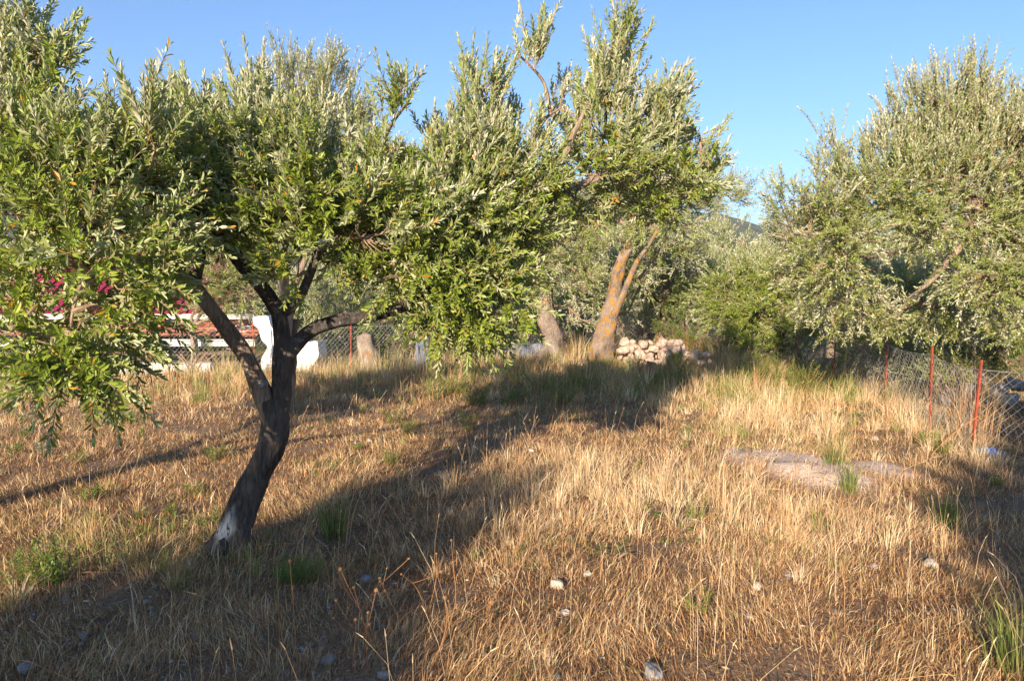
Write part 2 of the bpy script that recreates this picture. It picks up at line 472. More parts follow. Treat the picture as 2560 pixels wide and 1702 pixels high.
def fields(x, y):
    """how the vegetation varies over the field"""
    n1 = vnoise(x, y, 0.9, 1); n2 = vnoise(x, y, 2.7, 2); n3 = vnoise(x, y, 6, 6)
    px = (x / y * F + 512) / 0.4
    # pale tall straw in the middle
    tall = np.exp(-(((x - 1.0) / 1.5) ** 2 + ((y - 6.6) / 1.3) ** 2)) + np.exp(-(((x - 2.4) / 1.2) ** 2 + ((y - 5.6) / 0.9) ** 2)) * .4 + np.exp(-(((x - 3.2) / 1.2) ** 2 + ((y - 10.3) / 1.6) ** 2)) * 1.0
    back = sst(10.0, 13.0, y)
    green = 0.35 * back + 0.8 * np.exp(-(((x - 1.3) / 2.2) ** 2 + ((y - 13.2) / 1.7) ** 2)) * (0.5 + n2) + 0.5 * np.exp(-(((x - 3.6) / 1.8) ** 2 + ((y - 12) / 2.6) ** 2)) + 0.45 * np.exp(-(((x + 2.6) / 1.0) ** 2 + ((y - 4.4) / 1.1) ** 2)) * (n2 > -.1) + 0.5 * np.clip(n1 - 0.15, 0, 1)
    fx = np.interp(y, [6, 7.7, 9.3, 11.4, 15, 19], [4.5, 4.6, 4.98, 5.44, 5.42, 5.0])
    tall = tall + 0.7 * np.exp(-((x - fx) / .4) ** 2) * (y > 7.4)
    clear = np.exp(-(((x - 2.75) / 1.1) ** 2 + ((y - 14.7) / 1.3) ** 2)) + .7 * np.exp(-(((x + 6.6) / 1.6) ** 2 + ((y - 14.8) / .9) ** 2))
    tall = tall * (1 - clear); back = back * (1 - .85 * np.clip(clear, 0, 1))
    g1, g2 = mound(x, y)
    bare = np.clip(2.0 * (g1 + 0.75 * g2) - 0.15, 0, 1)
    tall = tall * (1 - .8 * np.exp(-(((x - 2.5) / 1.1) ** 2 + ((y - 6.6) / .7) ** 2)))
    shade_floor = np.exp(-(((x + 1.6) / 1.5) ** 2 + ((y - 3.6) / 0.7) ** 2))
    return n1, n2, n3, np.clip(tall, 0, 1), back, np.clip(green, 0, 1), bare, shade_floor

def tone_of(n, green, pale, n2, n3):
    g = rng.random(n) < (green * 0.55 + 0.04)
    t = np.clip(0.27 + 0.14 * n2 + 0.10 * n3 + 0.24 * pale + rng.normal(0, 0.21, n), 0.0, 0.70)
    return np.where(g, rng.uniform(0.74, 0.98, n), t)

# short thatch, lying and criss-crossing
mb = MB(); N = 700000
x, y = scatter(N, 2.2, 19, 1.95)
n1, n2, n3, tall, back, green, bare, sf = fields(x, y)
keep = rng.random(N) > np.clip(bare * (0.72 + .3 * vnoise(x, y, 9, 2)) + sf * 0.4 + 0.9 * np.clip(-n3 * .6 - n2 * .7 - .12 + .3 * vnoise(x, y, 14, 8), 0, .85), 0, .95)
x, y = x[keep], y[keep]; n = len(x)
n1, n2, n3, tall, back, green, bare, sf = fields(x, y)
h = rng.gamma(3, 0.0155, n) * (1 + 0.45 * n2 + .3 * n3) * (1 + 0.8 * back) + 0.015
lean = np.clip(rng.beta(2.6, 1.1, n), 0.05, 0.98)
blades(mb, x, y, h, 0.0033 * (0.6 + 0.10 * y) * rng.uniform(.5, 1.7, n), lean, 5 * vnoise(x, y, 1.6, 9) + rng.normal(0, 1.1, n), tone_of(n, green * .7, tall, n2, n3) - 0.05)
tag(mb.build("short_dry_grass", M['grass']), "short matted dry grass covering the whole field", "grass", kind='stuff')

# tall standing straw and the greener strips at the back
mb = MB(); N = 85000
x, y = scatter(N, 2.6, 19, 1.35)
n1, n2, n3, tall, back, green, bare, sf = fields(x, y)
p = np.clip(0.03 + 0.6 * tall ** 1.5 * (0.6 + .8 * (n2 + n3)) + 0.45 * back + 0.20 * np.clip(n1 + n3, 0, 1) * .6, 0, 1) * (1 - np.clip(bare * 1.15, 0, .97)) * (1 - .6 * sf)
keep = rng.random(N) < p
x, y = x[keep], y[keep]; n = len(x)
n1, n2, n3, tall, back, green, bare, sf = fields(x, y)
h = (0.09 + 0.22 * np.clip(tall, 0, 1) + 0.20 * back + .12 * green) * rng.uniform(0.35, 1.3, n) * (1 + 0.25 * n1)
lean = np.clip(np.abs(rng.normal(0.0, 0.42, n)) + 0.03, 0, .96)
blades(mb, x, y, h, 0.0024 * (0.6 + 0.12 * y) * rng.uniform(.7, 1.4, n), lean, 4 * vnoise(x, y, 2.2, 9) + rng.normal(0, .9, n), tone_of(n, green, tall * 1.1, n2, n3) + 0.03)
NC = 5200; cx_, cy_ = scatter(NC, 2.5, 19, 1.45)
n1, n2, n3, tall, back, green, bare, sf = fields(cx_, cy_)
keep = rng.random(NC) < np.clip(0.16 + 0.7 * tall + .45 * back + .3 * green + .35 * n2, 0, 1) * (1 - np.clip(bare * 1.15, 0, 1)) * (1 - .5 * sf)
cx_, cy_ = cx_[keep], cy_[keep]; nc = len(cx_); per = 34
hc = (.09 + .20 * np.clip(tall[keep], 0, 1) + .16 * back[keep] + .14 * green[keep]) * rng.uniform(.55, 1.5, nc); tc = rng.normal(0, .12, nc); gc = (rng.random(nc) < green[keep] * .6 + .05)
R_ = np.repeat
a = rng.uniform(0, 6.28, nc * per); q_ = rng.random(nc * per) ** .7; rad = .045 * (1 + R_(cy_, per) * .04)
x = R_(cx_, per) + np.cos(a) * q_ * rad; y = R_(cy_, per) + np.sin(a) * q_ * rad; n = nc * per
tn = np.clip(.42 + .2 * R_(tall[keep], per) + R_(tc, per) + rng.normal(0, .1, n), .02, .7); tn = np.where(R_(gc, per), rng.uniform(.74, .97, n), tn)
blades(mb, x, y, R_(hc, per) * rng.uniform(.45, 1.15, n), 0.0026 * (0.6 + 0.11 * y) * rng.uniform(.6, 1.5, n), np.clip(q_ * .75 + rng.normal(0, .15, n), .02, .96), a + rng.normal(0, .4, n), tn)
tag(mb.build("tall_dry_grass", M['grass']), "tall standing straw grass, pale in the middle and greener at the back", "grass", kind='stuff')

# loose long stems, some with an ear
mb = MB(); N = 4200
x, y = scatter(N, 2.4, 14, 1.3)
n1, n2, n3, tall, back, green, bare, sf = fields(x, y)
keep = rng.random(N) < np.clip(0.25 + tall, 0, 1) * (1 - bare * .8)
x, y = x[keep], y[keep]; n = len(x)
h = rng.uniform(0.22, 0.55, n); az_ = rng.uniform(0, 6.28, n); le = np.clip(np.abs(rng.normal(0, .4, n)), 0, .95)
base = np.stack([x, y, H(x, y)], 1); d = np.stack([np.cos(az_), np.sin(az_), 0 * x], 1) * le[:, None]; up = np.array([0, 0, 1.0]) * np.sqrt(1 - le ** 2)[:, None]
p1 = base + h[:, None] * (0.55 * up + 0.3 * d); p2 = base + h[:, None] * (0.9 * up + 0.85 * d)
p3 = p2 + h[:, None] * 0.16 * (d + np.array([0, 0, -.1]) + .5 * up)
tn = np.clip(rng.normal(.52, .1, n), .2, .7)
prisms(mb, base, p1, 0.0013, 0.0011, tone=tn); prisms(mb, p1, p2, 0.0011, 0.0008, tone=tn); prisms(mb, p2, p3, 0.0028, 0.0006, tone=tn + .05)
tag(mb.build("seeding_grass_stems", M['grass']), "long thin straw stems with narrow ears rising over the matted grass", "grass", kind='stuff')

# low green herbs and fallen leaves between the grass
def rosettes(N, d0, d1, power, dens, L, n_leaf, mat_, name, label, cat, flat=.5):
    x, y = scatter(N, d0, d1, power); keep = rng.random(N) < dens(x, y); x, y = x[keep], y[keep]
    x = np.repeat(x, n_leaf); y = np.repeat(y, n_leaf); n = len(x)
    x += rng.normal(0, L * .9, n); y += rng.normal(0, L * .9, n)
    pos = np.stack([x, y, H(x, y) + rng.uniform(0, .05, n)], 1); a = rng.uniform(0, 6.28, n)
    ax = norm(np.stack([np.cos(a), np.sin(a), rng.uniform(-.1, 1 - flat + .4, n)], 1)); nr = norm(np.array([0, 0, 1.0]) + rng.normal(0, .35, (n, 3))); nr = norm(nr - ax * np.sum(nr * ax, 1)[:, None])
    mb = MB(); sc = .8 + y * .07
    add_leaves(mb, pos, ax, nr, L * sc * rng.uniform(.6, 1.3, n), L * sc * .26 * rng.uniform(.7, 1.3, n), rng.uniform(0, .92, n), 0, 1)
    tag(mb.build(name, mat_), label, cat, kind='stuff')

# ------------------------------------------------------------------ trees
def add_leaves(mb, pos, axis_, nrm, L, W, tone, m=0, lod=0):
    n = len(pos); side = norm(np.cross(nrm, axis_)); L = L[:, None]; W = W[:, None]
    if lod == 0:
        v = np.stack([pos,
                      pos + axis_ * L * .32 - side * W * .46 + nrm * W * .16,
                      pos + axis_ * L * .72 - side * W * .40 + nrm * W * .12,
                      pos + axis_ * L - nrm * L * .07,
                      pos + axis_ * L * .72 + side * W * .40 + nrm * W * .12,
                      pos + axis_ * L * .32 + side * W * .46 + nrm * W * .16], 1)
        o = (np.arange(n) * 6)[:, None, None]
        q = (np.array([[0, 1, 2, 3], [0, 3, 4, 5]])[None] + o).reshape(-1, 4); k = 6
    else:
        v = np.stack([pos, pos + axis_ * L * .5 - side * W * .5, pos + axis_ * L - nrm * L * .05, pos + axis_ * L * .5 + side * W * .5], 1)
        q = np.arange(n * 4).reshape(-1, 4); k = 4
    mb.add(v.reshape(-1, 3), q=q, m=m, tone=np.repeat(tone, k))

def shoots(mb, base, dir_, L, leafL, leafW, gap, lod=0, droop=0.15, tone_shift=0.0, angle=0.75, twig_r=0.0028, yellow=0.02, flip=.8, m=0):
    n = len(base); dir_ = norm(dir_)
    bendv = rng.normal(0, .25, (n, 3)); bendv[:, 2] += rng.normal(-droop, .2, n)
    a = norm(np.cross(dir_, np.array([0.3, 0.8, 0.5]) + rng.normal(0, .3, (n, 3)))); b_ = np.cross(dir_, a)
    K = int(np.ceil(L.max() / gap))
    stem_tone = 0.5
    prev = base
    for seg in (0.5, 1.0):
        s = (L * seg)[:, None]; p = base + dir_ * s + bendv * s * s
        prisms(mb, prev, p, twig_r * (1.2 - .5 * seg + .3), twig_r * (1.1 - .6 * seg), m=1); prev = p
    for k in range(K):
        s = (k + 0.6) * gap
        ok = (s < L + gap) & (rng.random(n) > 0.06)
        if not ok.any(): break
        i = np.where(ok)[0]; ss = np.minimum(s, L[i])[:, None]
        p = base[i] + dir_[i] * ss + bendv[i] * ss * ss
        d = norm(dir_[i] + 2 * bendv[i] * ss)
        ph = (k % 2) * math.pi / 2 + rng.normal(0, .35, len(i))
        last = (s / L[i] > 0.85)
        for sgn in (1, -1):
            sd = norm((np.cos(ph)[:, None] * a[i] + np.sin(ph)[:, None] * b_[i]) * sgn)
            th = np.clip(angle + rng.normal(0, .2, len(i)) - .35 * last, 0.1, 1.3)[:, None]
            ax = norm(d * np.cos(th) + sd * np.sin(th) + rng.normal(0, .10, (len(i), 3)))
            nr = d * np.sin(th) - sd * np.cos(th) + rng.normal(0, .22, (len(i), 3))
            nr = nr + np.array([0, 0, 1.0]) * np.clip(0.15 - nr[:, 2:3], 0, 1.2) * flip
            nr = norm(nr - ax * np.sum(nr * ax, 1)[:, None])
            f = rng.uniform(.7, 1.2, len(i)) * (1 - .25 * last) * (0.85 + .15 * min(1, (k + 1) / 3))
            tn = np.clip(rng.beta(2.2, 2.2, len(i)) * .93 + tone_shift, 0, .93)
            tn = np.where(rng.random(len(i)) < yellow, rng.uniform(.96, 1, len(i)), tn)
            add_leaves(mb, p + sd * .002, ax, nr, leafL * f, leafW * f * rng.uniform(.8, 1.2, len(i)), tn, m, lod)

def in_ellipsoid(n, shell=0.5):
    d = norm(rng.normal(0, 1, (n, 3))); r = rng.random(n) ** (1 / 3.0)
    r = r * (1 - shell) + shell * rng.random(n) ** 0.12
    return d * r[:, None]

def grow_crown(mb, skel, blobs, center, leafL, leafW, gap, dens, shootL=(0.14, 0.32), per=7, lod=0, up=0.6, young=0.0, tone_shift=0.0, limb_r=0.02, droop=.12, yellow=0.02, spread=0.07):
    """skel: points already carrying wood; blobs: (pos, rx, ry, rz[, up[, density factor]])"""
    skel = np.asarray(skel, float); nodes = skel.copy()
    order = sorted(blobs, key=lambda b: np.min(np.linalg.norm(nodes - b[0], axis=1)))
    for bl in order:
        c = np.asarray(bl[0], float); r3 = np.array(bl[1:4], float)
        bu = bl[4] if len(bl) > 4 and bl[4] is not None else up
        df = bl[5] if len(bl) > 5 else 1.0
        k = np.argmin(np.linalg.norm(nodes - c, axis=1)); a = nodes[k]
        mid = (a + c) / 2 + rng.normal(0, .06, 3) * np.linalg.norm(c - a) + np.array([0, 0, .08 * np.linalg.norm(c - a)])
        pts, rad = spline([a, mid, c, c + (c - a) * .25 + rng.normal(0, .05, 3)], [limb_r, limb_r * .8, limb_r * .5, limb_r * .2], 6)
        tube(mb, pts, rad, 6, m=1, gnarl=.1, seed=rng.uniform(0, 9))
        nodes = np.vstack([nodes, pts[4:]])
        loc = pts[6:]
        vol = 4.19 * np.prod(r3)
        ns = max(3, int(dens * df * vol / per))
        sub = c + in_ellipsoid(ns) * r3
        # twigs to the sub-centres
        kk = np.argmin(np.linalg.norm(sub[:, None] - loc[None], axis=2) + rng.uniform(0, .12, (ns, len(loc))), axis=1)
        s0 = loc[kk]; mid = (s0 + sub) / 2 + rng.normal(0, .035, (ns, 3)) + np.array([0, 0, -.01])
        prisms(mb, s0, mid, limb_r * .33, limb_r * .24, m=1); prisms(mb, mid, sub, limb_r * .24, limb_r * .14, m=1)
        N = ns * per
        base = np.repeat(sub, per, 0) + rng.normal(0, spread * .35, (N, 3))
        outw = norm(base - c) * .75 + norm(base - center) * .28
        dr = outw * (1 if bu < .7 else .7) + np.array([0, 0, 1.0]) * bu * (1.6 if bu >= .7 else 1) + rng.normal(0, .55 if bu < .7 else .38, (N, 3))
        L = rng.uniform(shootL[0], shootL[1], N) * (1.2 if bu >= .9 else 1)
        yng = rng.random(N) < np.clip(.10 + young + (bu - .1) * .85, 0, .85) * np.clip(.6 + (base[:, 2] - c[2]) / r3[2] * .5, .25, 1)
        for mi, kk_ in ((2, yng), (0, ~yng)):
            if kk_.any(): shoots(mb, base[kk_], dr[kk_], L[kk_], leafL, leafW, gap, lod, droop if bu < .7 else droop * .3, tone_shift, angle=.75 if bu < .7 else .6, yellow=yellow, flip=.2 if bu >= .7 else (.3 if bu > .2 else .7), m=mi)

def tree(name, label, group, root, trunks, limbs, blobs, bark, leaf, seg=14, **kw):
    e = empty(name, root); tag(e, label, "olive tree" if 'olive' in name else "shrub", group)
    skel = []
    if trunks:
        mb = MB()
        for k, (pts, rad) in enumerate(trunks):
            P, R = spline(pts, rad, 22 if seg > 20 else 10); tube(mb, P, R, seg, gnarl=.14, seed=k * 3.1 + pts[0][0], flute=.12, tone=kw.get('patch', 0.0), ridge=.05); skel.append(P[len(P) // 2:])
        if seg > 20:
            for k in range(6):
                a = k * 1.05 + .4; r0 = trunks[0][1][0]; b0 = np.asarray(root, float); o = np.array([math.cos(a), math.sin(a), 0])
                P, R = spline([b0 + o * r0 * .3 + [0, 0, r0 * .8], b0 + o * r0 * .85 + [0, 0, r0 * .22], b0 + o * r0 * 1.7 - [0, 0, .01], b0 + o * r0 * 2.2 - [0, 0, .06]], [r0 * .2, r0 * .2, r0 * .14, r0 * .06], 8)
                tube(mb, P, R, 14, gnarl=.2, seed=k * 1.7, tone=0.0)
        mb.build("trunk", bark[0], e, root, smooth=True)
    for k, (pts, rad) in enumerate(limbs):
        mb = MB(); P, R = spline(pts, rad, 8); tube(mb, P, R, max(8, int(seg * .6)), ridge=.04, gnarl=.13, seed=k * 2.3 + 1, tone=0.0); skel.append(P[3:])
        mb.build("limb", bark[min(k, len(bark) - 1)] if len(bark) <= 2 else bark[k + 1], e, root, smooth=True)
    kw.pop('patch', None)
    mb = MB()
    grow_crown(mb, np.vstack(skel), blobs, **kw)
    cr = mb.build("crown", [leaf, M['twig'], M['leaf_young']], e, root)
    print(name, len(cr.data.polygons))
    return e

def B(px, py, Y, rx, ry, rz, up=None, df=1.0):
    return (at(px, py, Y), rx, ry, rz, up, df)

# --- main olive: leaning dark trunk, forked
R0 = ground_at(575, 1372); Y0 = R0[1]
tr = [at(572, 1385, Y0), at(590, 1320, Y0), at(632, 1215, Y0), at(676, 1120, Y0), at(688, 1060, Y0), at(680, 1000, Y0)]
patch_c = at(562, 1325, Y0 - .1)
patch = lambda v: np.clip(1.5 - np.abs((v[:, 0] - (patch_c[0] + (v[:, 2] - patch_c[2]) * .35)) / .055) - np.abs((v[:, 2] - patch_c[2]) / .12) * 1.0, 0, 1) * (v[:, 1] < Y0)
limbs = [
    ([at(684, 1060, Y0), at(652, 975, Y0 - .02), at(612, 888, Y0 - .05), at(560, 815, Y0 - .08), at(508, 745, Y0 - .1), at(468, 695, Y0 - .1), at(452, 672, Y0 - .1)], [.064, .058, .048, .046, .044, .040, .024]),
    ([at(690, 1060, Y0), at(702, 985, Y0 + .02), at(704, 910, Y0), at(706, 850, Y0), at(700, 795, Y0), at(690, 755, Y0)], [.064, .060, .054, .051, .048, .042]),
    ([at(706, 905, Y0), at(770, 832, Y0 + .02), at(850, 802, Y0 + .05), at(940, 788, Y0 + .1), at(1020, 756, Y0 + .15), at(1062, 690, Y0 + .2), at(1085, 590, Y0 + .3)], [.042, .044, .040, .036, .033, .028, .018]),
    ([at(696, 780, Y0), at(655, 720, Y0), at(600, 655, Y0), at(562, 600, Y0 - .05), at(520, 555, Y0 - .1), at(455, 525, Y0 - .15)], [.045, .045, .042, .038, .03, .015]),
    ([at(694, 790, Y0), at(738, 760, Y0 - .02), at(768, 705, Y0 - .02), at(800, 610, Y0), at(830, 500, Y0 + .1)], [.035, .032, .028, .022, .012]),
    ([at(488, 715, Y0 - .1), at(498, 665, Y0 - .1), at(506, 610, Y0 - .05), at(500, 540, Y0)], [.032, .028, .024, .014]),
    ([at(1015, 758, Y0 + .15), at(1160, 650, Y0 + .4), at(1290, 565, Y0 + .7), at(1375, 512, Y0 + .9), at(1462, 458, Y0 + 1.0), at(1560, 420, Y0 + 1.1)], [.03, .032, .034, .036, .030, .014]),
    ([at(1375, 512, Y0 + .9), at(1400, 420, Y0 + .9), at(1440, 325, Y0 + .9), at(1500, 200, Y0 + 1.0)], [.026, .022, .018, .008]),
    ([at(700, 985, Y0 + .07), at(730, 925, Y0 + .1), at(734, 880, Y0 + .12), at(738, 800, Y0 + .14)], [.024, .024, .021, .014]),
]
blobs = [B(570, 370, 5.25, .30, .35, .24, 1.2), B(480, 405, 5.2, .18, .3, .14, .8, .7), B(640, 345, 5.5, .30, .3, .24, 1.2), B(740, 415, 5.4, .34, .4, .24, 1.0), B(430, 450, 5.0, .40, .4, .26), B(590, 455, 5.1, .45, .45, .26),
         B(760, 500, 5.1, .45, .45, .28), B(890, 500, 5.4, .36, .4, .22, .5), B(690, 545, 4.95, .30, .35, .16, .4), B(800, 575, 4.85, .32, .3, .18, .3),
         B(905, 595, 4.9, .32, .35, .22, .3), B(1000, 580, 5.2, .34, .4, .26, .3), B(1110, 610, 5.4, .38, .4, .30, .3), B(1230, 620, 5.6, .34, .35, .30, .3),
         B(1090, 700, 5.2, .26, .3, .20, 0), B(1190, 745, 5.3, .28, .3, .24, -.1), B(1250, 790, 5.2, .20, .2, .14, -.3), B(1150, 815, 5.1, .14, .18, .10, -.4),
         B(1010, 500, 5.6, .34, .4, .22, .5), B(1160, 480, 5.7, .40, .4, .34, .8), B(1270, 500, 5.8, .34, .35, .30, .6),
         B(1120, 430, 5.8, .24, .35, .18, .8, .8), B(1235, 340, 5.9, .22, .3, .26, 1.3, .8), B(1205, 235, 5.9, .09, .12, .16, 1.5, .7), B(1300, 400, 6.0, .26, .3, .24, .7, .7),
         B(1310, 150, 6.0, .14, .15, .12, 1.2, .5), B(1400, 270, 6.2, .24, .3, .14, .8, .5), B(1510, 240, 6.3, .24, .3, .22, 1.0, .75), B(1540, 110, 6.3, .16, .2, .09, .8, .7), B(1510, 170, 6.3, .12, .15, .14, .9, .7),
         B(1610, 260, 6.4, .28, .3, .18, .85, .65), B(1520, 340, 6.2, .30, .4, .20, .9, .6), B(1640, 350, 6.4, .34, .35, .22, .8, .6), B(1715, 410, 6.4, .28, .3, .22, .7, .6),
         B(1560, 440, 6.2, .36, .4, .20, .6, .8), B(1440, 460, 6.0, .30, .3, .24, .3, .8), B(1660, 480, 6.4, .30, .3, .22, .2, .9), B(1750, 345, 6.4, .14, .2, .1, .6, .6),
         B(1010, 270, 5.5, .13, .12, .05, .7, .30), B(960, 430, 5.6, .16, .2, .12, .9, .6), B(745, 690, 4.75, .12, .2, .05, .1, .5), B(985, 690, 4.95, .12, .15, .08, 0, .7)]
tree("olive_tree", "nearest olive tree with a bent dark forked trunk, white patch at its foot", "olive trees of the grove", R0, [(tr, [.155, .102, .083, .082, .083, .076])], limbs, blobs,
     [M['bark'], M['bark2'], M['bark'], M['bark'], M['bark'], M['bark'], M['bark'], M['bark2'], M['bark2'], M['bark2']], M['leaf'], seg=72, patch=patch,  # shade-darkened bark on the trunk, lighter bark for the sunlit left limb
     center=np.array([-1.0, 5.5, 2.0]), leafL=.054, leafW=.0172, gap=.0185, spread=.11, per=8, dens=1600, limb_r=.016, yellow=.026)

kn = bpy.data.objects['trunk'].parent
mb = MB(); kc = at(655, 962, Y0 - .075); tube(mb, np.array([kc + [0, .04, 0], kc + [-.004, -.012, .004]]), [.028, .021], 18)
mb.build("sawn_knot", M['stone_grey'], kn, R0)
# --- left olive: trunk outside the left edge, its branches reach in and hang down
LR = np.array([-4.55, 4.5, float(H(-4.55, 4.5))])
limbs = [([LR + [0, 0, .9], LR + [.6, -.1, 1.3], LR + [1.4, -.2, 1.6], LR + [2.2, -.3, 1.85]], [.07, .05, .035, .015]),
         ([LR + [0, 0, 1.0], LR + [.3, .3, 1.8], LR + [.9, .4, 2.5], LR + [1.5, .5, 2.9]], [.06, .045, .03, .012]),
         ([LR + [0, 0, .9], LR + [-.6, 0, 1.6], LR + [-1.2, .2, 2.2]], [.06, .045, .02])]
blobs = [B(35, 130, 5.0, .22, .3, .24, .8, .8), B(-60, 200, 5.0, .4, .4, .3), B(85, 270, 4.8, .22, .3, .18, .7, .6), B(120, 130, 4.9, .08, .08, .05, .5, .5), B(60, 370, 4.7, .35, .35, .22, .6), B(180, 425, 4.5, .30, .3, .15, .5, .8), B(290, 420, 4.4, .24, .3, .14, .7, .8),
         B(390, 340, 4.2, .10, .15, .10, 1.0, .5), B(-40, 420, 4.4, .35, .4, .3), B(100, 430, 4.3, .34, .35, .22, .7), B(240, 460, 4.2, .32, .35, .22, .6), B(360, 430, 4.3, .24, .3, .2, .7, .8),
         B(60, 540, 4.1, .32, .35, .2, .4), B(200, 570, 4.0, .32, .3, .2, .3), B(330, 590, 4.1, .26, .3, .2, .2), B(-30, 660, 4.2, .25, .3, .2, .1), B(110, 650, 3.9, .2, .25, .15, .1, .7), B(230, 680, 3.8, .24, .25, .17, 0, .9),
         B(320, 680, 3.9, .16, .22, .13, 0, .9), B(60, 800, 3.9, .20, .2, .14, -.2, .8), B(180, 790, 3.75, .24, .22, .16, -.3), B(290, 790, 3.8, .14, .2, .12, -.3, .8), B(130, 845, 3.7, .16, .18, .10, -.3, .7), B(205, 905, 3.65, .13, .12, .09, -.3, .8), B(130, 925, 3.6, .09, .1, .04, -.2, .8),
         (LR + [-.9, .2, 2.4], .9, .8, .6, .8, .5), (LR + [-.2, .8, 2.6], .7, .6, .5, .8, .5), (LR + [0, .3, 1.9], .6, .6, .4, .5, .4)]
tree("olive_tree", "olive tree whose large-leaved branches hang in from the left edge, its trunk out of view", "olive trees of the grove", LR,
     [([LR - [0, 0, .1], LR + [-.05, 0, .5], LR + [0, 0, 1.1]], [.14, .11, .09])], limbs, blobs, [M['bark2'], M['bark2']], M['leaf'],
     center=np.array([-3.6, 4.6, 1.9]), leafL=.056, leafW=.0178, gap=.0195, spread=.11, per=8, dens=1180, limb_r=.015, yellow=.03)

# --- small-leaved olive top behind the nearest one
p = ground_at(800, 905); BT = np.array([at(702, 600, 10.5)[0], 10.5, float(H(-1.5, 10.5))])
def simple_olive(root, h_fork, blobs, label, leaf=None, bark=None, tr_r=.16, group="olive trees of the grove", lean=(0, 0), name="olive_tree", nl=3, **kw):
    c = np.mean([b[0] for b in blobs], axis=0)
    root = np.asarray(root, float)
    top = root + np.array([lean[0], lean[1], h_fork])
    trunks = [([root - [0, 0, .15], root * .5 + top * .5 + rng.normal(0, .05, 3), top], [tr_r * 1.25, tr_r, tr_r * .8])]
    idx = rng.permutation(len(blobs))[:nl]; limbs = []
    for k in idx:
        e = np.asarray(blobs[k][0]); limbs.append(([top - [0, 0, .1], (top + e) / 2 + rng.normal(0, .15, 3), e], [tr_r * .55, tr_r * .4, tr_r * .12]))
    args = dict(center=c - np.array([0, 0, .5]), leafL=.07, leafW=.017, gap=.03, dens=330, limb_r=.03, lod=1, shootL=(.2, .42), per=8, spread=.15, yellow=.015)
    args.update(kw)
    return tree(name, label, group, root, trunks, limbs, blobs, [bark or M['bark2']] * 2, leaf or M['leaf_far'], seg=12, **args)

simple_olive(BT, 1.5, [B(740, 250, 10.5, .45, .5, .4, 1.1), B(820, 270, 10.5, .5, .5, .45, 1.0), B(850, 350, 10.5, .5, .5, .4), B(760, 370, 10.3, .6, .6, .4), B(690, 330, 10.6, .5, .5, .4), B(900, 430, 10.5, .6, .6, .4)],
             "olive tree with small leaves showing only above the crown of the nearest olive", dens=420, leafL=.06, gap=.025, lean=(.05, 0), tr_r=.09)

# --- big right olive, its trunk just past the right edge
RR0 = np.array([6.6, 9.4, float(H(6.6, 9.4))])
blobs = [B(2390, 265, 9.3, .34, .4, .38, 1.4, .85), B(2440, 340, 9.3, .5, .5, .36, 1.1), B(2330, 310, 9.2, .48, .5, .4, 1.2), B(2260, 390, 9.2, .42, .5, .35, 1.1, .8), B(2190, 430, 9.1, .4, .45, .3, 1.0, .8), B(2090, 400, 9.1, .30, .4, .26, 1.0, .5),
         B(2030, 500, 9.0, .40, .45, .3, .7, .75), B(2120, 520, 9.0, .45, .45, .3, .6), B(2000, 580, 9.0, .28, .4, .28, .5, .8), B(2100, 600, 8.9, .38, .45, .24, .2), B(2230, 510, 8.9, .45, .5, .3, .5), B(2350, 440, 8.9, .5, .5, .38, .7),
         B(2480, 400, 9.0, .5, .5, .4, .8), B(2330, 560, 8.8, .40, .4, .24, .2), B(2440, 540, 8.9, .42, .4, .3, .2), B(2570, 350, 9.3, .5, .5, .5, 1.2, .8), B(2600, 500, 9.0, .6, .6, .5, .6), B(2570, 650, 8.8, .45, .45, .35, .1),
         B(2480, 700, 8.7, .36, .4, .28, -.1), B(2380, 690, 9.0, .3, .4, .2, 0, .6), B(2590, 790, 8.8, .4, .4, .3, -.2), B(2120, 680, 9.2, .34, .4, .2, -.1, .8), B(2040, 670, 9.2, .30, .35, .2, 0, .8), B(1985, 670, 9.5, .24, .3, .16, .1, .9), B(2060, 745, 9.7, .34, .3, .22, -.1), B(2150, 760, 9.9, .38, .3, .24, -.1), B(2250, 775, 10, .38, .3, .22, -.2), B(2350, 770, 10, .38, .3, .22, -.2), B(2450, 790, 9.8, .36, .3, .2, -.2), B(2150, 795, 10.2, .3, .3, .10, -.2, .8), B(2300, 795, 10.2, .34, .3, .10, -.2, .8), B(2410, 815, 10.0, .2, .2, .12, -.2, .8), B(2090, 800, 10.1, .18, .2, .10, -.2, .8), B(2215, 820, 10.3, .2, .2, .08, -.2, .7), B(2540, 730, 9.4, .4, .3, .3, -.1), B(2750, 350, 9.5, .9, .8, .7, 1, .6), B(2800, 550, 9.5, .9, .8, .6, .6, .6)]
c0 = RR0 + np.array([-.3, 0, 1.5])
lim = [([c0, at(2480, 545, 9.2), at(2350, 460, 9.1), at(2250, 420, 9.1)], [.12, .09, .05, .02]),
       ([at(2480, 560, 9.1), at(2400, 620, 9.0), at(2330, 700, 8.9), at(2270, 745, 8.9)], [.05, .035, .03, .012]),
       ([at(2480, 545, 9.2), at(2380, 590, 9.2), at(2200, 640, 9.1), at(2080, 640, 9.1)], [.05, .035, .025, .012]),
       ([c0, at(2560, 430, 9.3), at(2450, 280, 9.3)], [.09, .06, .02]), ([c0, at(2560, 700, 8.9), at(2520, 790, 8.8)], [.05, .025, .012])]
tree("olive_tree", "tall silvery olive tree at the right edge with a pointed crown above the wire fence", "olive trees of the grove", RR0,
     [([RR0 - [0, 0, .1], RR0 + [-.1, 0, .8], c0 + [0, 0, .1]], [.26, .2, .16])], lim, blobs, [M['bark2'], M['bark2']], M['leaf_far'], center=np.array([5.2, 9.2, 2.6]),
     leafL=.052, leafW=.0165, gap=.021, young=.25, dens=850, limb_r=.022, lod=1, shootL=(.16, .36), yellow=.02, spread=.16)

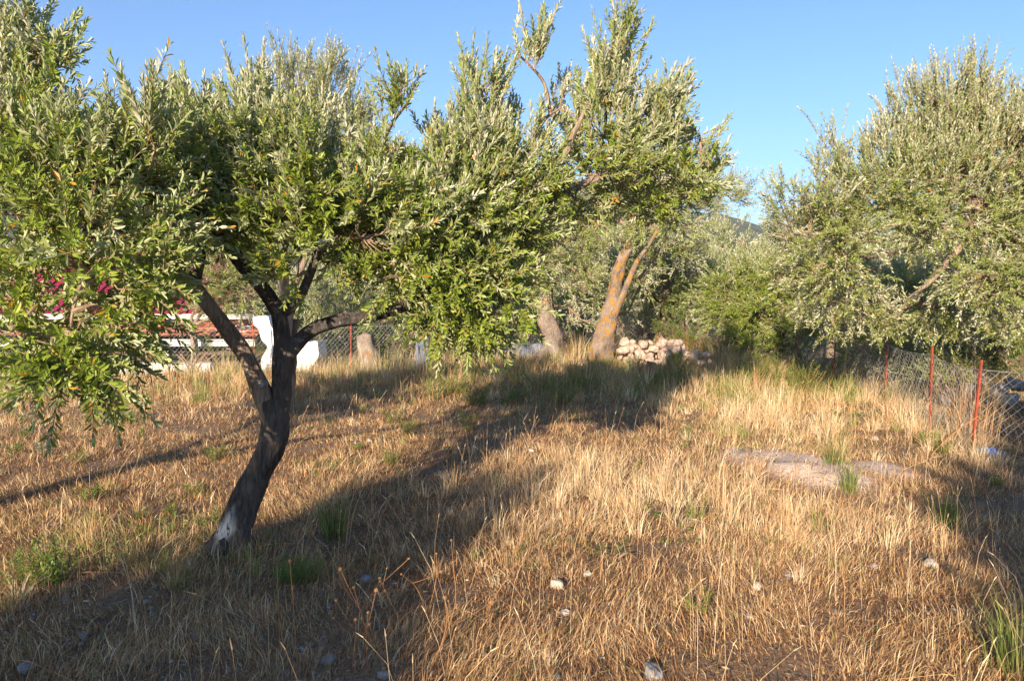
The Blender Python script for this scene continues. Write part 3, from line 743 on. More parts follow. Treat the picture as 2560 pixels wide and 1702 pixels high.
# --- olives whose low boughs fill the space beyond the fence
simple_olive([7.4, 14.6, -.1], 1.0, [B(2000, 740, 15.4, .7, .5, .4, .1), B(2110, 750, 15.0, .7, .6, .4, 0), B(2220, 740, 14.5, .7, .6, .45, .1), B(2330, 755, 13.8, .7, .6, .4, .1), B(2440, 760, 13.2, .6, .6, .35, .1), B(2120, 820, 15.0, .5, .4, .2, -.2, .8),
                                  B(2240, 820, 14.3, .6, .4, .25, -.2), B(2540, 740, 12.8, .6, .6, .5, .2), B(2360, 820, 13.4, .5, .4, .2, -.2), B(2540, 840, 13.6, .5, .5, .35, 0), B(2060, 800, 15.2, .6, .5, .4, .2), B(2180, 790, 14.8, .6, .5, .4, .2), B(2290, 790, 14.2, .6, .5, .35, .2), B(2420, 800, 13.8, .6, .5, .35, .2), B(2300, 700, 14.4, .7, .6, .4, .4), B(2150, 690, 15, .7, .6, .4, .4), B(2450, 700, 13.9, .7, .6, .4, .4)],
             "broad low olive beyond the fence, its boughs drooping behind the posts on the right", dens=400, lean=(-.6, 0), tr_r=.2)
simple_olive([4.9, 16.6, -.1], 1.0, [B(1920, 690, 16, .7, .7, .4, .7), B(1850, 730, 16, .7, .7, .45, .4), B(1960, 700, 15.5, .7, .6, .4, .3), B(1800, 760, 16, .6, .6, .4, .1), B(1930, 770, 15.4, .7, .6, .35, 0), B(1860, 800, 15.6, .6, .5, .3, 0), B(2050, 680, 16, .7, .7, .5, .6), B(2010, 790, 15.8, .6, .5, .35, 0)],
             "bushy green olive behind the fence, left of the tall right-hand tree", dens=380, leafL=.07, leafW=.02, tr_r=.18, leaf=M['leaf'])
simple_olive([3.3, 18.3, .1], 1.35, [B(1600, 650, 18, .7, .7, .5, .7), B(1560, 720, 18, .6, .6, .5, .3), B(1640, 740, 18, .7, .7, .45, .1), B(1700, 690, 18, .7, .7, .5, .3), B(1730, 760, 18, .55, .6, .3, -.1), B(1670, 640, 18.2, .6, .6, .4, .8), B(1760, 720, 18.5, .7, .7, .4, .6)],
             "dark green olive with a bare bent bough just behind the pile of stones", dens=260, leafL=.085, leafW=.021, tr_r=.17, lean=(.35, 0))
simple_olive([6.6, 22.5, -.2], 1.6, [B(1760, 690, 22, 1.0, 1, .6, .9), B(1830, 710, 22, .9, 1, .5, 1.0), B(1920, 705, 22, .9, 1, .6, 1.0), B(1800, 720, 21.5, 1.2, 1, .6, .4), B(1920, 720, 21.5, 1.2, 1, .6, .4), B(1690, 680, 22.5, .9, 1, .5, .9), B(1990, 670, 22, 1, 1, .7, .8)],
             "pale feathery olive whose rounded top meets the sky in the gap", dens=150, leafL=.10, leafW=.024, gap=.045, tr_r=.2)

# --- two old olives with orange lichen on their trunks
a = ground_at(1378, 892)
LT1 = np.array([at(1378, 892, 15.6)[0], 15.6, float(H(.75, 15.6))])
tr = [LT1 - [0, 0, .15], at(1382, 850, 15.6), at(1368, 800, 15.6), at(1362, 750, 15.6), at(1372, 700, 15.6)]
blobs = [B(1330, 560, 15.8, .8, .7, .5, .6), B(1400, 600, 15.8, .7, .7, .45, .3), B(1440, 680, 15.5, .45, .6, .35, .1, .8), B(1280, 660, 15.8, .7, .7, .5, .2), B(1330, 640, 15.5, .6, .6, .4, .2), B(1385, 700, 15.2, .35, .25, .22, -.1, .8), B(1460, 730, 15.6, .45, .4, .3, 0), B(1455, 800, 15.7, .35, .3, .22, 0, .9), B(1430, 540, 16, .7, .7, .4, .6), B(1420, 770, 15.9, .4, .4, .3, -.1, .8), B(1300, 740, 15.9, .5, .5, .35, 0), B(1210, 560, 16, .8, .8, .6, .6), B(1180, 700, 16, .7, .7, .5, .3)]
tree("olive_tree", "old olive with an upright grey trunk spotted with orange lichen, left of the leaning one", "olive trees of the grove", LT1,
     [(tr, [.32, .20, .18, .16, .13])], [([tr[-2], at(1350, 660, 15.7), at(1300, 580, 15.8)], [.14, .09, .03]), ([tr[-1], at(1410, 640, 15.7), at(1450, 560, 15.9)], [.12, .08, .03]), ([tr[-2], at(1340, 700, 15.6), at(1240, 680, 15.9)], [.10, .06, .02])],
     blobs, [M['bark_lichen2'], M['bark_lichen2']], M['leaf_far'], seg=22, center=at(1340, 700, 15.8), leafL=.07, leafW=.018, gap=.03, dens=340, limb_r=.03, lod=1, shootL=(.2, .4), spread=.14, per=8)
LT2 = np.array([at(1500, 890, 15.2)[0], 15.2, float(H(1.7, 15.2))])
tr = [LT2 - [0, 0, .15], at(1505, 860, 15.2), at(1522, 800, 15.2), at(1535, 740, 15.2), at(1543, 690, 15.2), at(1555, 650, 15.2), at(1580, 600, 15.2), at(1586, 540, 15.2), at(1580, 450, 15.3)]
blobs = [B(1600, 490, 15.4, .7, .6, .35, .6), B(1680, 500, 15.4, .6, .6, .35, .5), B(1760, 490, 15.3, .6, .6, .32, .5), B(1820, 490, 15.3, .38, .5, .28, .5), B(1720, 440, 15.6, .5, .5, .3, .8), B(1520, 500, 15.4, .7, .6, .4, .5), B(1480, 580, 15.6, .5, .5, .35, .3, .8), B(1640, 560, 15.3, .5, .5, .3, .2), B(1700, 560, 15.2, .45, .5, .22, 0),
         B(1590, 690, 15.6, .32, .35, .28, 0), B(1575, 770, 15.8, .3, .3, .22, 0, .9), B(1545, 600, 14.9, .25, .2, .14, .1, .7), B(1640, 640, 15.8, .40, .4, .30, .1), B(1450, 640, 16, .5, .5, .4, .2), B(1700, 620, 16, .5, .5, .35, .2), B(1580, 450, 15.6, .6, .6, .35, .8)]
tree("olive_tree", "old olive with a leaning trunk covered in bright orange lichen beside the stone pile", "olive trees of the grove", LT2,
     [(tr, [.33, .22, .175, .14, .12, .10, .085, .07, .05])], [([tr[-1], at(1600, 500, 15.3), at(1700, 450, 15.4)], [.08, .05, .02]), ([tr[-2], at(1620, 570, 15.3), at(1720, 520, 15.3)], [.07, .05, .02]), ([tr[-2], at(1560, 560, 15.3), at(1500, 500, 15.5)], [.07, .05, .02]), ([at(1530, 800, 15.15), at(1560, 730, 15.0), at(1590, 660, 15.0), at(1630, 600, 15.0), at(1660, 540, 15.1)], [.09, .06, .045, .035, .02])],
     blobs, [M['bark_lichen'], M['bark2'], M['bark2'], M['bark2'], M['bark_lichen']], M['leaf_far'], young=.2, seg=26, center=at(1640, 560, 15.4), leafL=.07, leafW=.017, gap=.028, dens=430, limb_r=.03, lod=1, shootL=(.18, .38), spread=.16, per=8)
#@@PART3
# --- shrubs
def bush(name, label, root, blobs, leaf, cat="shrub", group=None, **kw):
    root = np.asarray(root, float)
    e = empty(name, root); tag(e, label, cat, group)
    args = dict(center=root, leafL=.05, leafW=.02, gap=.03, dens=420, limb_r=.014, lod=1, shootL=(.12, .28), per=8, spread=.12, yellow=.01)
    args.update(kw)
    mb = MB(); skel = []
    for k in range(5):
        a = k * 1.3; p, r = spline([root - [0, 0, .05], root + [.1 * math.cos(a), .1 * math.sin(a), .2], root + [.3 * math.cos(a), .2 * math.sin(a), .4]], [.02, .015, .008], 5)
        tube(mb, p, r, 6); skel.append(p)
    mb.build("stem", M['twig'], e, root)
    mb = MB(); grow_crown(mb, np.vstack(skel), blobs, **args)
    mb.build("foliage", [leaf, M['twig'], leaf], e, root)
    return e

def ga(x, y): return np.array([x, y, float(H(x, y))])
bush("green_shrub", "vivid yellow-green shrub behind the wire fence, between the two leftmost near posts", ga(4.95, 15.9) + [1.1, .6, 0], [B(1930, 815, 15.8, .75, .5, .42, .5), B(1880, 850, 15.7, .55, .4, .35, .5), B(1990, 850, 15.9, .6, .45, .4, .5), B(1930, 875, 15.6, .6, .4, .3, .5)], M['leaf_green'], leafL=.05, leafW=.022, dens=620)
bush("green_shrub", "dark shaded shrub under the low olive boughs, beyond the two nearest fence posts", ga(8.0, 12.2), [B(2400, 860, 12.2, .55, .5, .3, .6), B(2480, 850, 12.2, .6, .5, .4, .7), B(2330, 880, 12.2, .5, .4, .22, .6), B(2500, 890, 12.1, .4, .4, .25, .5)], M['leaf_green'], leafL=.04, leafW=.012, dens=700, tone_shift=-.2)  # leaf tone shifted darker, standing for the shade under the boughs
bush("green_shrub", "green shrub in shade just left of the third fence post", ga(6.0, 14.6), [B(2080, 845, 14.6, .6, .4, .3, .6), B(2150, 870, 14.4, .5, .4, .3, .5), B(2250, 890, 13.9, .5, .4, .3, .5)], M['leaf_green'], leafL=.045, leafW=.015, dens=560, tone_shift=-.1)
bush("grey_shrub", "soft grey-green shrub behind the stone pile, beyond the leaning iron post", ga(2.9, 19.6), [B(1600, 830, 19.4, .8, .6, .5, .7), B(1680, 830, 19.5, .7, .6, .5, .7), B(1540, 850, 19.3, .6, .5, .4, .7), B(1640, 790, 19.6, .8, .6, .4, .7)], M['leaf_pale'], leafL=.05, leafW=.012, dens=520)
bush("grey_shrub", "pale silvery bush leaning against the fence between the second and third near posts", ga(6.1, 12.6), [B(2130, 850, 12.3, .3, .3, .4, .6), B(2190, 900, 12.1, .3, .3, .25, .5), B(2110, 800, 12.6, .3, .3, .3, .5)], M['leaf_pale'], leafL=.04, leafW=.014, dens=620)
bush("green_shrub", "sunlit yellow-green bush beyond the fence between the third and fourth posts", ga(6.1, 12.4), [B(2200, 880, 12.3, .4, .35, .3, .6), B(2270, 890, 12.0, .4, .35, .28, .6), B(2150, 870, 12.6, .35, .3, .3, .6)], M['leaf_green'], leafL=.045, leafW=.016, dens=700)
bush("green_shrub", "sunlit olive-green bush close behind the mesh right of the second fence post", ga(6.0, 10.3), [B(2385, 930, 10.2, .32, .3, .22, .6), B(2440, 925, 10.3, .32, .3, .24, .6), B(2340, 925, 10.5, .25, .25, .22, .6)], M['leaf'], leafL=.045, leafW=.014, dens=600)
bush("green_shrub", "bright green bush at the right edge beyond the fence", ga(8.4, 12.6), [B(2545, 870, 12.4, .5, .4, .35, .6), B(2560, 900, 12.2, .5, .4, .3, .6)], M['leaf_green'], leafL=.045, leafW=.016, dens=650)
bush("green_shrub", "bright green bush filling the gap between the stone pile and the low hedge of olives", ga(4.2, 17.2), [B(1760, 840, 17.0, .6, .4, .4, .6), B(1700, 830, 17.3, .5, .4, .4, .6), B(1830, 860, 16.4, .5, .4, .32, .6)], M['leaf_green'], leafL=.05, leafW=.018, dens=560)
bush("green_shrub", "green bush at the foot of the grove left of the upright lichen trunk", ga(-.6, 16.6), [B(1240, 850, 16.4, .5, .4, .35, .6), B(1160, 830, 16.6, .6, .4, .4, .6), B(1070, 820, 16.8, .6, .4, .45, .6), B(970, 800, 17, .6, .4, .5, .6)], M['leaf_green'], leafL=.05, leafW=.018, dens=480)
bush("green_shrub", "green bush behind the trunk of the upright lichen olive, seen through wire mesh", ga(.9, 18.4), [B(1410, 850, 18.4, .5, .5, .4, .6), B(1340, 830, 18.6, .6, .5, .5, .6), B(1440, 790, 18.8, .6, .5, .5, .6)], M['leaf_green'], leafL=.05, leafW=.02, dens=420)
bush("brown_shrub", "half-dry brown shrub behind the tip of the long low bough of the nearest olive", ga(-1.2, 15.3), [B(1090, 830, 15.2, .5, .4, .4, .5), B(1160, 850, 15.2, .5, .4, .35, .5), B(1000, 850, 15.4, .4, .4, .3, .5), B(1080, 770, 15.5, .6, .5, .4, .5)], M['leaf_green'], leafL=.04, leafW=.014, dens=520, tone_shift=-.1, yellow=.12)
bush("green_shrub", "wispy green bush growing against the house porch left of the white stepped wall", ga(-6.3, 15.4), [B(560, 880, 15.3, .45, .3, .30, .8), B(610, 890, 15.3, .35, .3, .26, .8), B(520, 910, 15.2, .3, .3, .2, .8)], M['leaf_green'], leafL=.05, leafW=.008, dens=420, tone_shift=-.1)

simple_olive(ga(-6.6, 16.2), 1.2, [B(560, 680, 16.2, .5, .5, .4, .4), B(610, 740, 16.2, .45, .4, .35, .1), B(540, 740, 16.2, .4, .4, .3, .1), B(640, 650, 16.4, .6, .5, .5, .5), B(560, 600, 16.4, .6, .5, .4, .6)],
             "small olive before the crimson roof, seen between the forks of the nearest tree", dens=900, leafL=.06, leafW=.016, tr_r=.07)
# --- background olives: one built, the rest copied
def dome(R, h0, h1, n, seed):
    r = np.random.default_rng(seed); out = []
    for k in range(n):
        a = k * 2.399; q = math.sqrt((k + .5) / n) * R
        z = h0 + (h1 - h0) * (1 - (q / R) ** 2) * r.uniform(.7, 1.05) + r.normal(0, .1)
        out.append((np.array([q * math.cos(a), q * math.sin(a), z]), .75, .75, .5, .8, 1.0))
        if k % 2: out.append((np.array([q * math.cos(a) * .9, q * math.sin(a) * .9, (h0 + z) / 2]), .7, .7, .5, .3, .8))
    return out
def copy_tree(src, loc, rz, sc, label, group):
    c = src.copy(); col.objects.link(c); c.location = loc; c.rotation_euler = (0, 0, rz); c.scale = (sc,) * 3
    c['label'] = label; c['group'] = group
    for ch in src.children:
        d = ch.copy(); d.parent = c; col.objects.link(d)
    return c
gb = "background olive trees"
pa = simple_olive([0, 0, 0], 1.3, dome(2.3, 1.9, 4.6, 15, 3), "", dens=70, leafL=.15, leafW=.036, gap=.07, shootL=(.3, .6), spread=.2, tr_r=.2, group=gb)
pb = simple_olive([0, 0, 0], 1.5, dome(2.0, 2.0, 5.0, 13, 9), "", dens=80, leafL=.15, leafW=.036, gap=.07, shootL=(.3, .6), spread=.2, tr_r=.18, group=gb)
spots = [(-9, 27, .3, 1.0), (-14, 26, 1.9, 1.05), (-19, 30, 2.2, 1.1), (-3.5, 25, 4.1, .95), (.5, 27, 5.2, 1.0), (4, 29, 1.1, 1.0), (-6, 36, 2.9, 1.1), (-1, 38, .9, 1.1), (6, 37, 3.3, 1.1), (11, 27, 4.4, 1.1), (15, 25, .2, 1.15),
         (10, 38, 5.5, 1.15), (17, 34, 2.7, 1.2), (-14, 40, 3.9, 1.2), (-24, 38, 1.2, 1.2), (22, 30, 1.6, 1.2), (12, 19.5, .7, 1.0), (-5.2, 21.8, 5.9, .8), (27, 44, .6, 1.3), (1, 52, 2.2, 1.3), (12, 54, 4.2, 1.3), (-12, 55, 5.0, 1.3)]
BL = "olive tree in the far grove beyond the field, one of many alike"
for k, (bx_, by_, rz, sc) in enumerate(spots):
    z = float(H(bx_, by_)) - .15; src = (pa, pb)[k % 2]
    if k < 2:
        src.location = (bx_, by_, z); src.rotation_euler = (0, 0, rz); src.scale = (sc,) * 3; src['label'] = BL
    else: copy_tree(src, (bx_, by_, z), rz, sc, BL, gb)
# olives on the photographer's side; the photograph shows the shade they throw over its lower corners
gs = "olive trees behind the viewpoint"
ps = simple_olive([-4.4, -4.3, 0], 1.2, [(b[0] + np.array([-4.4, -4.3, 0]), b[1] * .7, b[2] * .7, b[3] * .7, b[4], 4.0) for b in dome(1.05, 1.4, 2.85, 12, 21)], "olive tree at the photographer's back, on the left; only its shade falls into view", dens=150, leafL=.10, leafW=.026, gap=.05, tr_r=.17, group=gs)
copy_tree(ps, (1.75, -3.7, 0), 2.1, 1.3, "olive tree at the photographer's back, on the right; only its shade falls into view", gs)
copy_tree(ps, (5.4, -2.6, 0), 4.1, 1.1, "olive tree right of the photographer, out of view, shading the corner beyond the fence", gs)

rosettes(9000, 2.6, 18, 1.3, lambda x, y: np.clip(.75 * (vnoise(x, y, 1.3, 4) + .5 * vnoise(x, y, 3.7, 6) - .18) + .5 * fields(x, y)[5] - .1, 0, 1), .034, 12, M['leaf_green'], "ground_herbs", "low green herbs growing in patches between the dry grass", "herbs")
rosettes(14000, 2.4, 14, 1.7, lambda x, y: .6 + 0 * x, .035, 2, M['leaf_litter'], "leaf_litter", "fallen brown and grey olive leaves lying among the dry grass", "leaf litter", 1.3)

# ------------------------------------------------------------------ stones
import bmesh
_bm = bmesh.new(); bmesh.ops.create_icosphere(_bm, subdivisions=4, radius=1)
ICO_V = np.array([v.co[:] for v in _bm.verts]); ICO_T = np.array([[v.index for v in f.verts] for f in _bm.faces]); _bm.free()
def stone(label, loc, size, m, group=None, name="stone", flat=.7, sink=.3):
    n = norm(rng.normal(0, 1, (11, 3))); h = rng.uniform(.55, 1.0, 11)
    d = ICO_V @ n.T
    r = np.min(np.where(d > .05, h / np.maximum(d, .05), 9), axis=1); r = np.minimum(r, 1.15)
    v = ICO_V * r[:, None]
    v += ICO_V * (0.03 * (np.sin(v[:, :1] * 9 + n[0, 0] * 9) + np.sin(v[:, 1:2] * 11 + n[1, 0] * 9) + np.sin(v[:, 2:3] * 13)))
    sc = np.array([1, rng.uniform(.7, 1), flat * rng.uniform(.85, 1.15)]) * size / 2
    a = rng.uniform(0, 6.28); R = np.array([[math.cos(a), -math.sin(a), 0], [math.sin(a), math.cos(a), 0], [0, 0, 1]])
    v = (v * sc) @ R.T
    mb = MB(); mb.add(v, t=ICO_T)
    o = mb.build(name, m, smooth=True); o.location = np.asarray(loc) + [0, 0, size / 2 * flat * (1 - 2 * sink) + 0.0]
    tag(o, label, "stone", group); return o

# pile beside the leaning lichen trunk
g = "stones heaped in the pale pile"
pc = at(1632, 900, 15.3)
k = 0
for lay, (cnt, zz, wx, wy) in enumerate([(14, .05, .76, .35), (13, .16, .70, .26), (11, .28, .62, .18), (7, .40, .56, .1)]):
    for i in range(cnt):
        x_ = pc[0] - .02 + (-1 + 2 * (i + .5) / cnt) * wx + rng.normal(0, .03); y_ = 15.3 + rng.uniform(-wy, wy)
        s = rng.uniform(.13, .36) * (1 - .06 * lay)
        stone("pale rounded stone, one of many heaped beside the leaning lichen-covered olive", (x_, y_, float(H(x_, y_)) + zz), s, M['stone_warm'], g, flat=.8, sink=.4)
g2_ = "stones in the small heap right of the pale pile"
for i in range(9):
    a = at(1716 + i % 5 * 14 + rng.uniform(-4, 4), 905, 14.9)
    stone("small pale stone in the lower heap just right of the main pile", (a[0], 14.9 + rng.uniform(-.2, .2), float(H(a[0], 14.9)) + (.05 if i < 5 else .2)), rng.uniform(.17, .24), M['stone_warm'], g2_, flat=.8)
a = ground_at(1625, 935)
o = MB(); box(o, (0, 0, .08), (.15, .08, .24), .3, tilt=(.25, 'Y')); ob = o.build("brick", M['terracotta']); ob.location = a + [0, 0, .02]
tag(ob, "broken red brick standing in the grass in front of the stone pile", "brick")

ST = [(915, 1452, .095, 'g', "blue-grey stone lying alone in the shade below the bright green weed"), (1390, 1468, .12, 'p', "flat pale stone half buried in straw, left of a pair of smaller ones"), (1416, 1450, .05, 'p', "small pale stone just above the flat half-buried one"),
      (1468, 1440, .085, 'p', "pale stone right of the half-buried flat one, near the middle of the straw"), (1410, 1535, .08, 'p', "roundish whitish stone in the matted grass right of the dry thistles"), (1892, 1472, .10, 'p', "long low pale stone below the tall straw, right of the middle"),
      (1974, 1444, .075, 'p', "small pale stone right of the long low one"), (1875, 1545, .075, 'p', "round pale stone standing alone above the dark lower edge"), (2182, 1422, .09, 'p', "pale stone with a dark underside, left of the two on the lower right"),
      (2326, 1416, .12, 'p', "jagged pale stone nearest the shadow edge on the lower right"), (2188, 1100, .15, 'p', "whitish stone in the grass above the bare earth patch"), (2368, 1128, .13, 'w', "flat tan stone near the foot of the second fence post"),
      (2372, 1104, .12, 'w', "tan stone just behind the flat one near the second fence post"), (1630, 1694, .16, 'g', "large grey stone cut by the bottom edge, right of the middle"), (962, 1692, .09, 'g', "grey-mauve stone at the bottom edge among dry stalks"),
      (822, 1655, .09, 'g', "bluish stone in deep shade among the dry thistle stalks"), (206, 1592, .08, 'g', "bluish pebble in the shaded lower left, upper one of two"), (290, 1630, .07, 'g', "bluish pebble in the shaded lower left, lower one of two"),
      (66, 1676, .11, 'g', "flat bluish stone in the bottom left corner"), (372, 1645, .07, 'g', "small bluish stone in shade below the short lone thistle"), (924, 1104, .10, 'p', "small pink-grey stone in the red-brown grass right of the bent trunk"),
      (2310, 1310, .08, 'p', "small pale stone left of the dark tuft at the shadow edge"), (2225, 1295, .07, 'p', "small pale stone in the straw below the bare earth patch"), (1330, 1128, .10, 'p', "pinkish stone at the front edge of the large tree shadow"),
      (1446, 935, .12, 'w', "lone stone in the shaded grass in front of the lichen-covered trunks"), (1390, 1695, .06, 'g', "small white stone at the bottom edge left of the large grey one")]
for (px, py, s, kk, lb) in ST:
    stone(lb, ground_at(px, py), s * .68, {'g': M['stone_grey'], 'p': M['stone'], 'w': M['stone_warm']}[kk], None, sink=.22)
gw = "grey rocks beyond the fence on the right"
for (px, py, Y_, s) in [(2420, 965, 10.6, .36), (2445, 935, 10.8, .34), (2370, 985, 10.8, .36), (2500, 965, 10.9, .40), (2545, 950, 11.2, .5), (2520, 990, 10.4, .3), (2530, 985, 10.6, .25)]:
    p = at(px, py, Y_)
    stone("rough grey rock from the tumbled row beyond the two nearest fence posts", (p[0], p[1], max(p[2] - s * .3, float(H(p[0], p[1])))), s * .7, M['stone_grey'], gw, "rock", sink=.2)
gp = "pebbles scattered in the shade at the lower left"
for i in range(30):
    px, py = rng.uniform(0, 1000), rng.uniform(1500, 1700)
    stone("small bluish pebble lying in the shaded dry grass at the lower left", ground_at(px, py), rng.uniform(.018, .038), M['stone_grey'], gp, "pebble", sink=.15)

# ------------------------------------------------------------------ wire fence
FP = [(8.6, 6.0, .95, .02, 'r'), (6.6, 6.7, .95, .0, 'r'), (4.60, 7.74, .98, .07, 'r'), (4.98, 9.3, .98, .0, 'r'), (5.44, 11.4, .98, .0, 'r'), (5.42, 13.2, 1.0, .04, 'r'), (5.42, 15.0, 1.0, .05, 'r'), (5.32, 17.0, 1.0, .02, 'r'), (5.0, 19.0, 1.0, .02, 'r'),
      (3.35, 18.0, 1.15, .22, 'b'), (2.0, 18.0, .95, 0, 'r'), (.75, 17.6, 1.0, .03, 'r'), (-1.1, 16.4, 1.0, 0, 'r'), (-3.2, 15.6, 1.0, .02, 'r'), (-5.0, 15.2, 1.0, -.02, 'r'), (-6.95, 15.0, 1.0, .0, 'r'), (-9.0, 14.9, 1.0, .03, 'r'), (-11.2, 14.8, 1.0, 0, 'r')]
fr = empty("wire_fence", (4.60, 7.74, 0)); tag(fr, "low wire mesh fence on thin rust-red posts running round the back of the field", "fence")
tops = []
for k, (x_, y_, h, ln, kk) in enumerate(FP):
    z = float(H(x_, y_)); mb = MB()
    P = np.array([[x_ - ln * .5, y_, z - .1], [x_ + ln * .5, y_, z + h + (.12 if kk == 'b' else 0)]])
    d = P[1] - P[0]; a = math.atan2(d[0], d[2]); w = .019 if kk == 'r' else .045
    L = np.linalg.norm(d)
    for (ox, oy, sx, sy) in ((0, 0, w, .006), (-w / 2 + .003, w / 2 + .003, .006, w)):
        box(mb, (P[0] + P[1]) / 2 + [ox, oy, 0], (sx, sy, L), tilt=(a, 'Y'))
    mb.build("post", M['rust_red'] if kk == 'r' else M['rust_brown'], fr, (4.60, 7.74, 0))
    tops.append((np.array([x_ - ln * .42, y_ + .03, z + .02]), np.array([x_ + ln * .42, y_ + .03, z + h - .10])))
for k in range(len(tops) - 1):
    (a0, a1), (b0, b1) = tops[k], tops[k + 1]
    near = min(a0[1], b0[1]) < 12
    Lb = np.linalg.norm(b0 - a0); cw = .085; n = int(Lb / cw); mrow = 9
    i, j = np.meshgrid(np.arange(n + 1), np.arange(mrow * 2 + 1), indexing='ij')
    def node(i, j):
        u = (i / n)[..., None]; v = (j / (mrow * 2.0))[..., None]
        lo = a0 * (1 - u) + b0 * u; hi = a1 * (1 - u) + b1 * u
        # follow the ground between the posts, sag a little
        p = lo * (1 - v) + hi * v
        p = p + np.array([0, 0, -1.0]) * .035 * np.sin(u * math.pi) * v
        p = p + np.stack([.012 * np.sin(i * 1.7 + j), .02 * np.sin(i * .6 + j * .9 + k), .006 * np.sin(i * 2.3 + j * 1.3)], -1)
        return p
    I, J = np.meshgrid(np.arange(n), np.arange(mrow * 2), indexing='ij')
    odd = (J % 2 == 1)
    A = node(I + .5 * odd, J + 0.0); Bp = node(I + .5 * (1 - odd), J + 1.0); C_ = node(I + 1 - .5 * (1 - odd) + .5 * odd * 0, J + 1.0)
    D_ = node(I + .5 * odd, J + 0.0); E_ = node(I + np.where(odd, 1.0, -.5), J + 1.0)
    r = .0011 if near else .0013
    mb = MB()
    prisms(mb, A.reshape(-1, 3), Bp.reshape(-1, 3), r, r)
    keep = (I > 0) | odd
    prisms(mb, D_[keep], E_[keep], r, r)
    mb.build("wire_mesh", M['wire'], fr, (4.60, 7.74, 0))
    mb = MB(); t = np.linspace(0, 1, 13)
    pts = a1 * (1 - t[:, None]) + b1 * t[:, None] + np.array([0, 0, -1.0]) * .035 * np.sin(t[:, None] * math.pi)
    prisms(mb, pts[:-1], pts[1:], .0026, .0026); mb.build("top_wire", M['wire'], fr, (4.60, 7.74, 0))
p = at(1712, 800, 18.3); mb = MB(); box(mb, (0, 0, .55), (.03, .03, 1.25)); o = mb.build("iron_rod", M['black_iron']); o.location = (p[0], 18.3, float(H(p[0], 18.3)))
tag(o, "thin black rod standing upright behind the right end of the stone pile", "rod")

# ------------------------------------------------------------------ house at the lower left
hb = np.array([-10.0, 18.0, -1.7])
he = empty("house", hb); tag(he, "low house behind the nearest olive with crimson metal roof above red porch tiles", "house")
def hp(name, mb, m, parent=he): return mb.build(name, m, parent, hb)
XL, XR = -17.5, -5.75
mb = MB()      # metal roof: a sheet with raised ribs
e0, e1 = np.array([0, 17.85, 1.09]), np.array([0, 21.0, 2.62])
sl = math.atan2(e1[2] - e0[2], e1[1] - e0[1]); Ls = np.linalg.norm(e1 - e0); cm = (e0 + e1) / 2
XM = -6.55; box(mb, ((XL + XM) / 2, cm[1], cm[2]), (XM - XL, Ls, .03), tilt=(sl, 'X'))
x_ = XL + .1; nrm_ = np.array([0, -math.sin(sl), math.cos(sl)])
while x_ < XM - .05:
    box(mb, np.array([x_, cm[1], cm[2]]) + nrm_ * .036, (.055, Ls - .01, .045), tilt=(sl, 'X')); x_ += .27
hp("metal_roof", mb, M['red_metal'])
mb = MB(); box(mb, ((XL + XR) / 2, 17.78, 1.035), (XR - XL + .1, .11, .10)); box(mb, ((XL + XR) / 2, 17.70, 1.09), (XR - XL + .1, .03, .03)); hp("gutter", mb, M['white_paint'])
mb = MB(); box(mb, ((XL + XR) / 2, 19.6, -.36), (XR - XL - .2, 3.2, 2.66)); hp("wall", mb, M['brown_wall'])
# tiled porch roof: rows of curved clay tiles
tx = np.arange(XL, -5.42, .028); rows = 6; ty = []
for r in range(rows): ty += [(r + t_) / rows for t_ in (0.0, .3, .6, .9, .985)]
ty = np.array(ty); TX, TY = np.meshgrid(tx, ty)
frac = (TY * rows) % 1
TZ = .93 - (.93 - .63) * TY + .030 * np.abs(np.sin(TX * math.pi / .17)) ** .7 + .022 * frac + .012 * np.sin(TX * 3.1 + np.floor(TY * rows) * 2)
TYY = 17.80 - 1.22 * TY
mb = MB(); ny, nx = TX.shape; i, j = np.meshgrid(np.arange(ny - 1), np.arange(nx - 1), indexing='ij')
q = np.stack([i * nx + j, (i + 1) * nx + j, (i + 1) * nx + j + 1, i * nx + j + 1], -1).reshape(-1, 4)
mb.add(np.stack([TX, TYY, TZ], -1).reshape(-1, 3), q=q); hp("tiled_roof", mb, M['terracotta'])
mb = MB(); box(mb, ((XL - 5.40) / 2, 16.54, .53), (-5.40 - XL, .045, .13)); box(mb, ((XL - 5.40) / 2, 16.50, .60), (-5.40 - XL, .06, .03)); hp("fascia", mb, M['white_paint'])
for px in (418, 240, 620):
    p = at(px, 880, 16.7); mb = MB(); box(mb, (p[0], 16.7, -.6), (.10, .10, 2.1)); hp("porch_post", mb, M['concrete'])
mb = MB(); box(mb, (at(385, 880, 17.4)[0], 17.4, -.6), (.8, .06, 2.0)); hp("door", mb, M['dark_wood'])
mb = MB(); box(mb, (at(510, 880, 16.9)[0], 16.9, -1.0), (1.9, .12, 1.36)); hp("porch_parapet", mb, M['brown_wall'])
for k in range(5):
    pass
mb = MB()
for zz in (-.02, .12, .26): box(mb, (at(500, 880, 16.8)[0], 16.8, zz), (1.6, .02, .02))
hp("porch_railing", mb, M['black_iron'])
# cable coil on the tiles
mb = MB()
cc = at(588, 815, 17.0); zc = .93 - .30 * (17.8 - 17.0) / 1.22 + .06
for r_, dx in ((.27, 0), (.24, .05), (.20, -.03)):
    t = np.linspace(0, 2 * math.pi, 41)
    tube(mb, np.stack([cc[0] + dx + r_ * np.cos(t), 17.1 + r_ * np.sin(t), zc + .245 * r_ * np.sin(t) + .01 * np.sin(3 * t) + dx * .2], 1), np.full(41, .011), 6, cap=False)
tag(mb.build("cable_coil", M['cable']), "coil of white cable lying on the porch tiles", "cable")
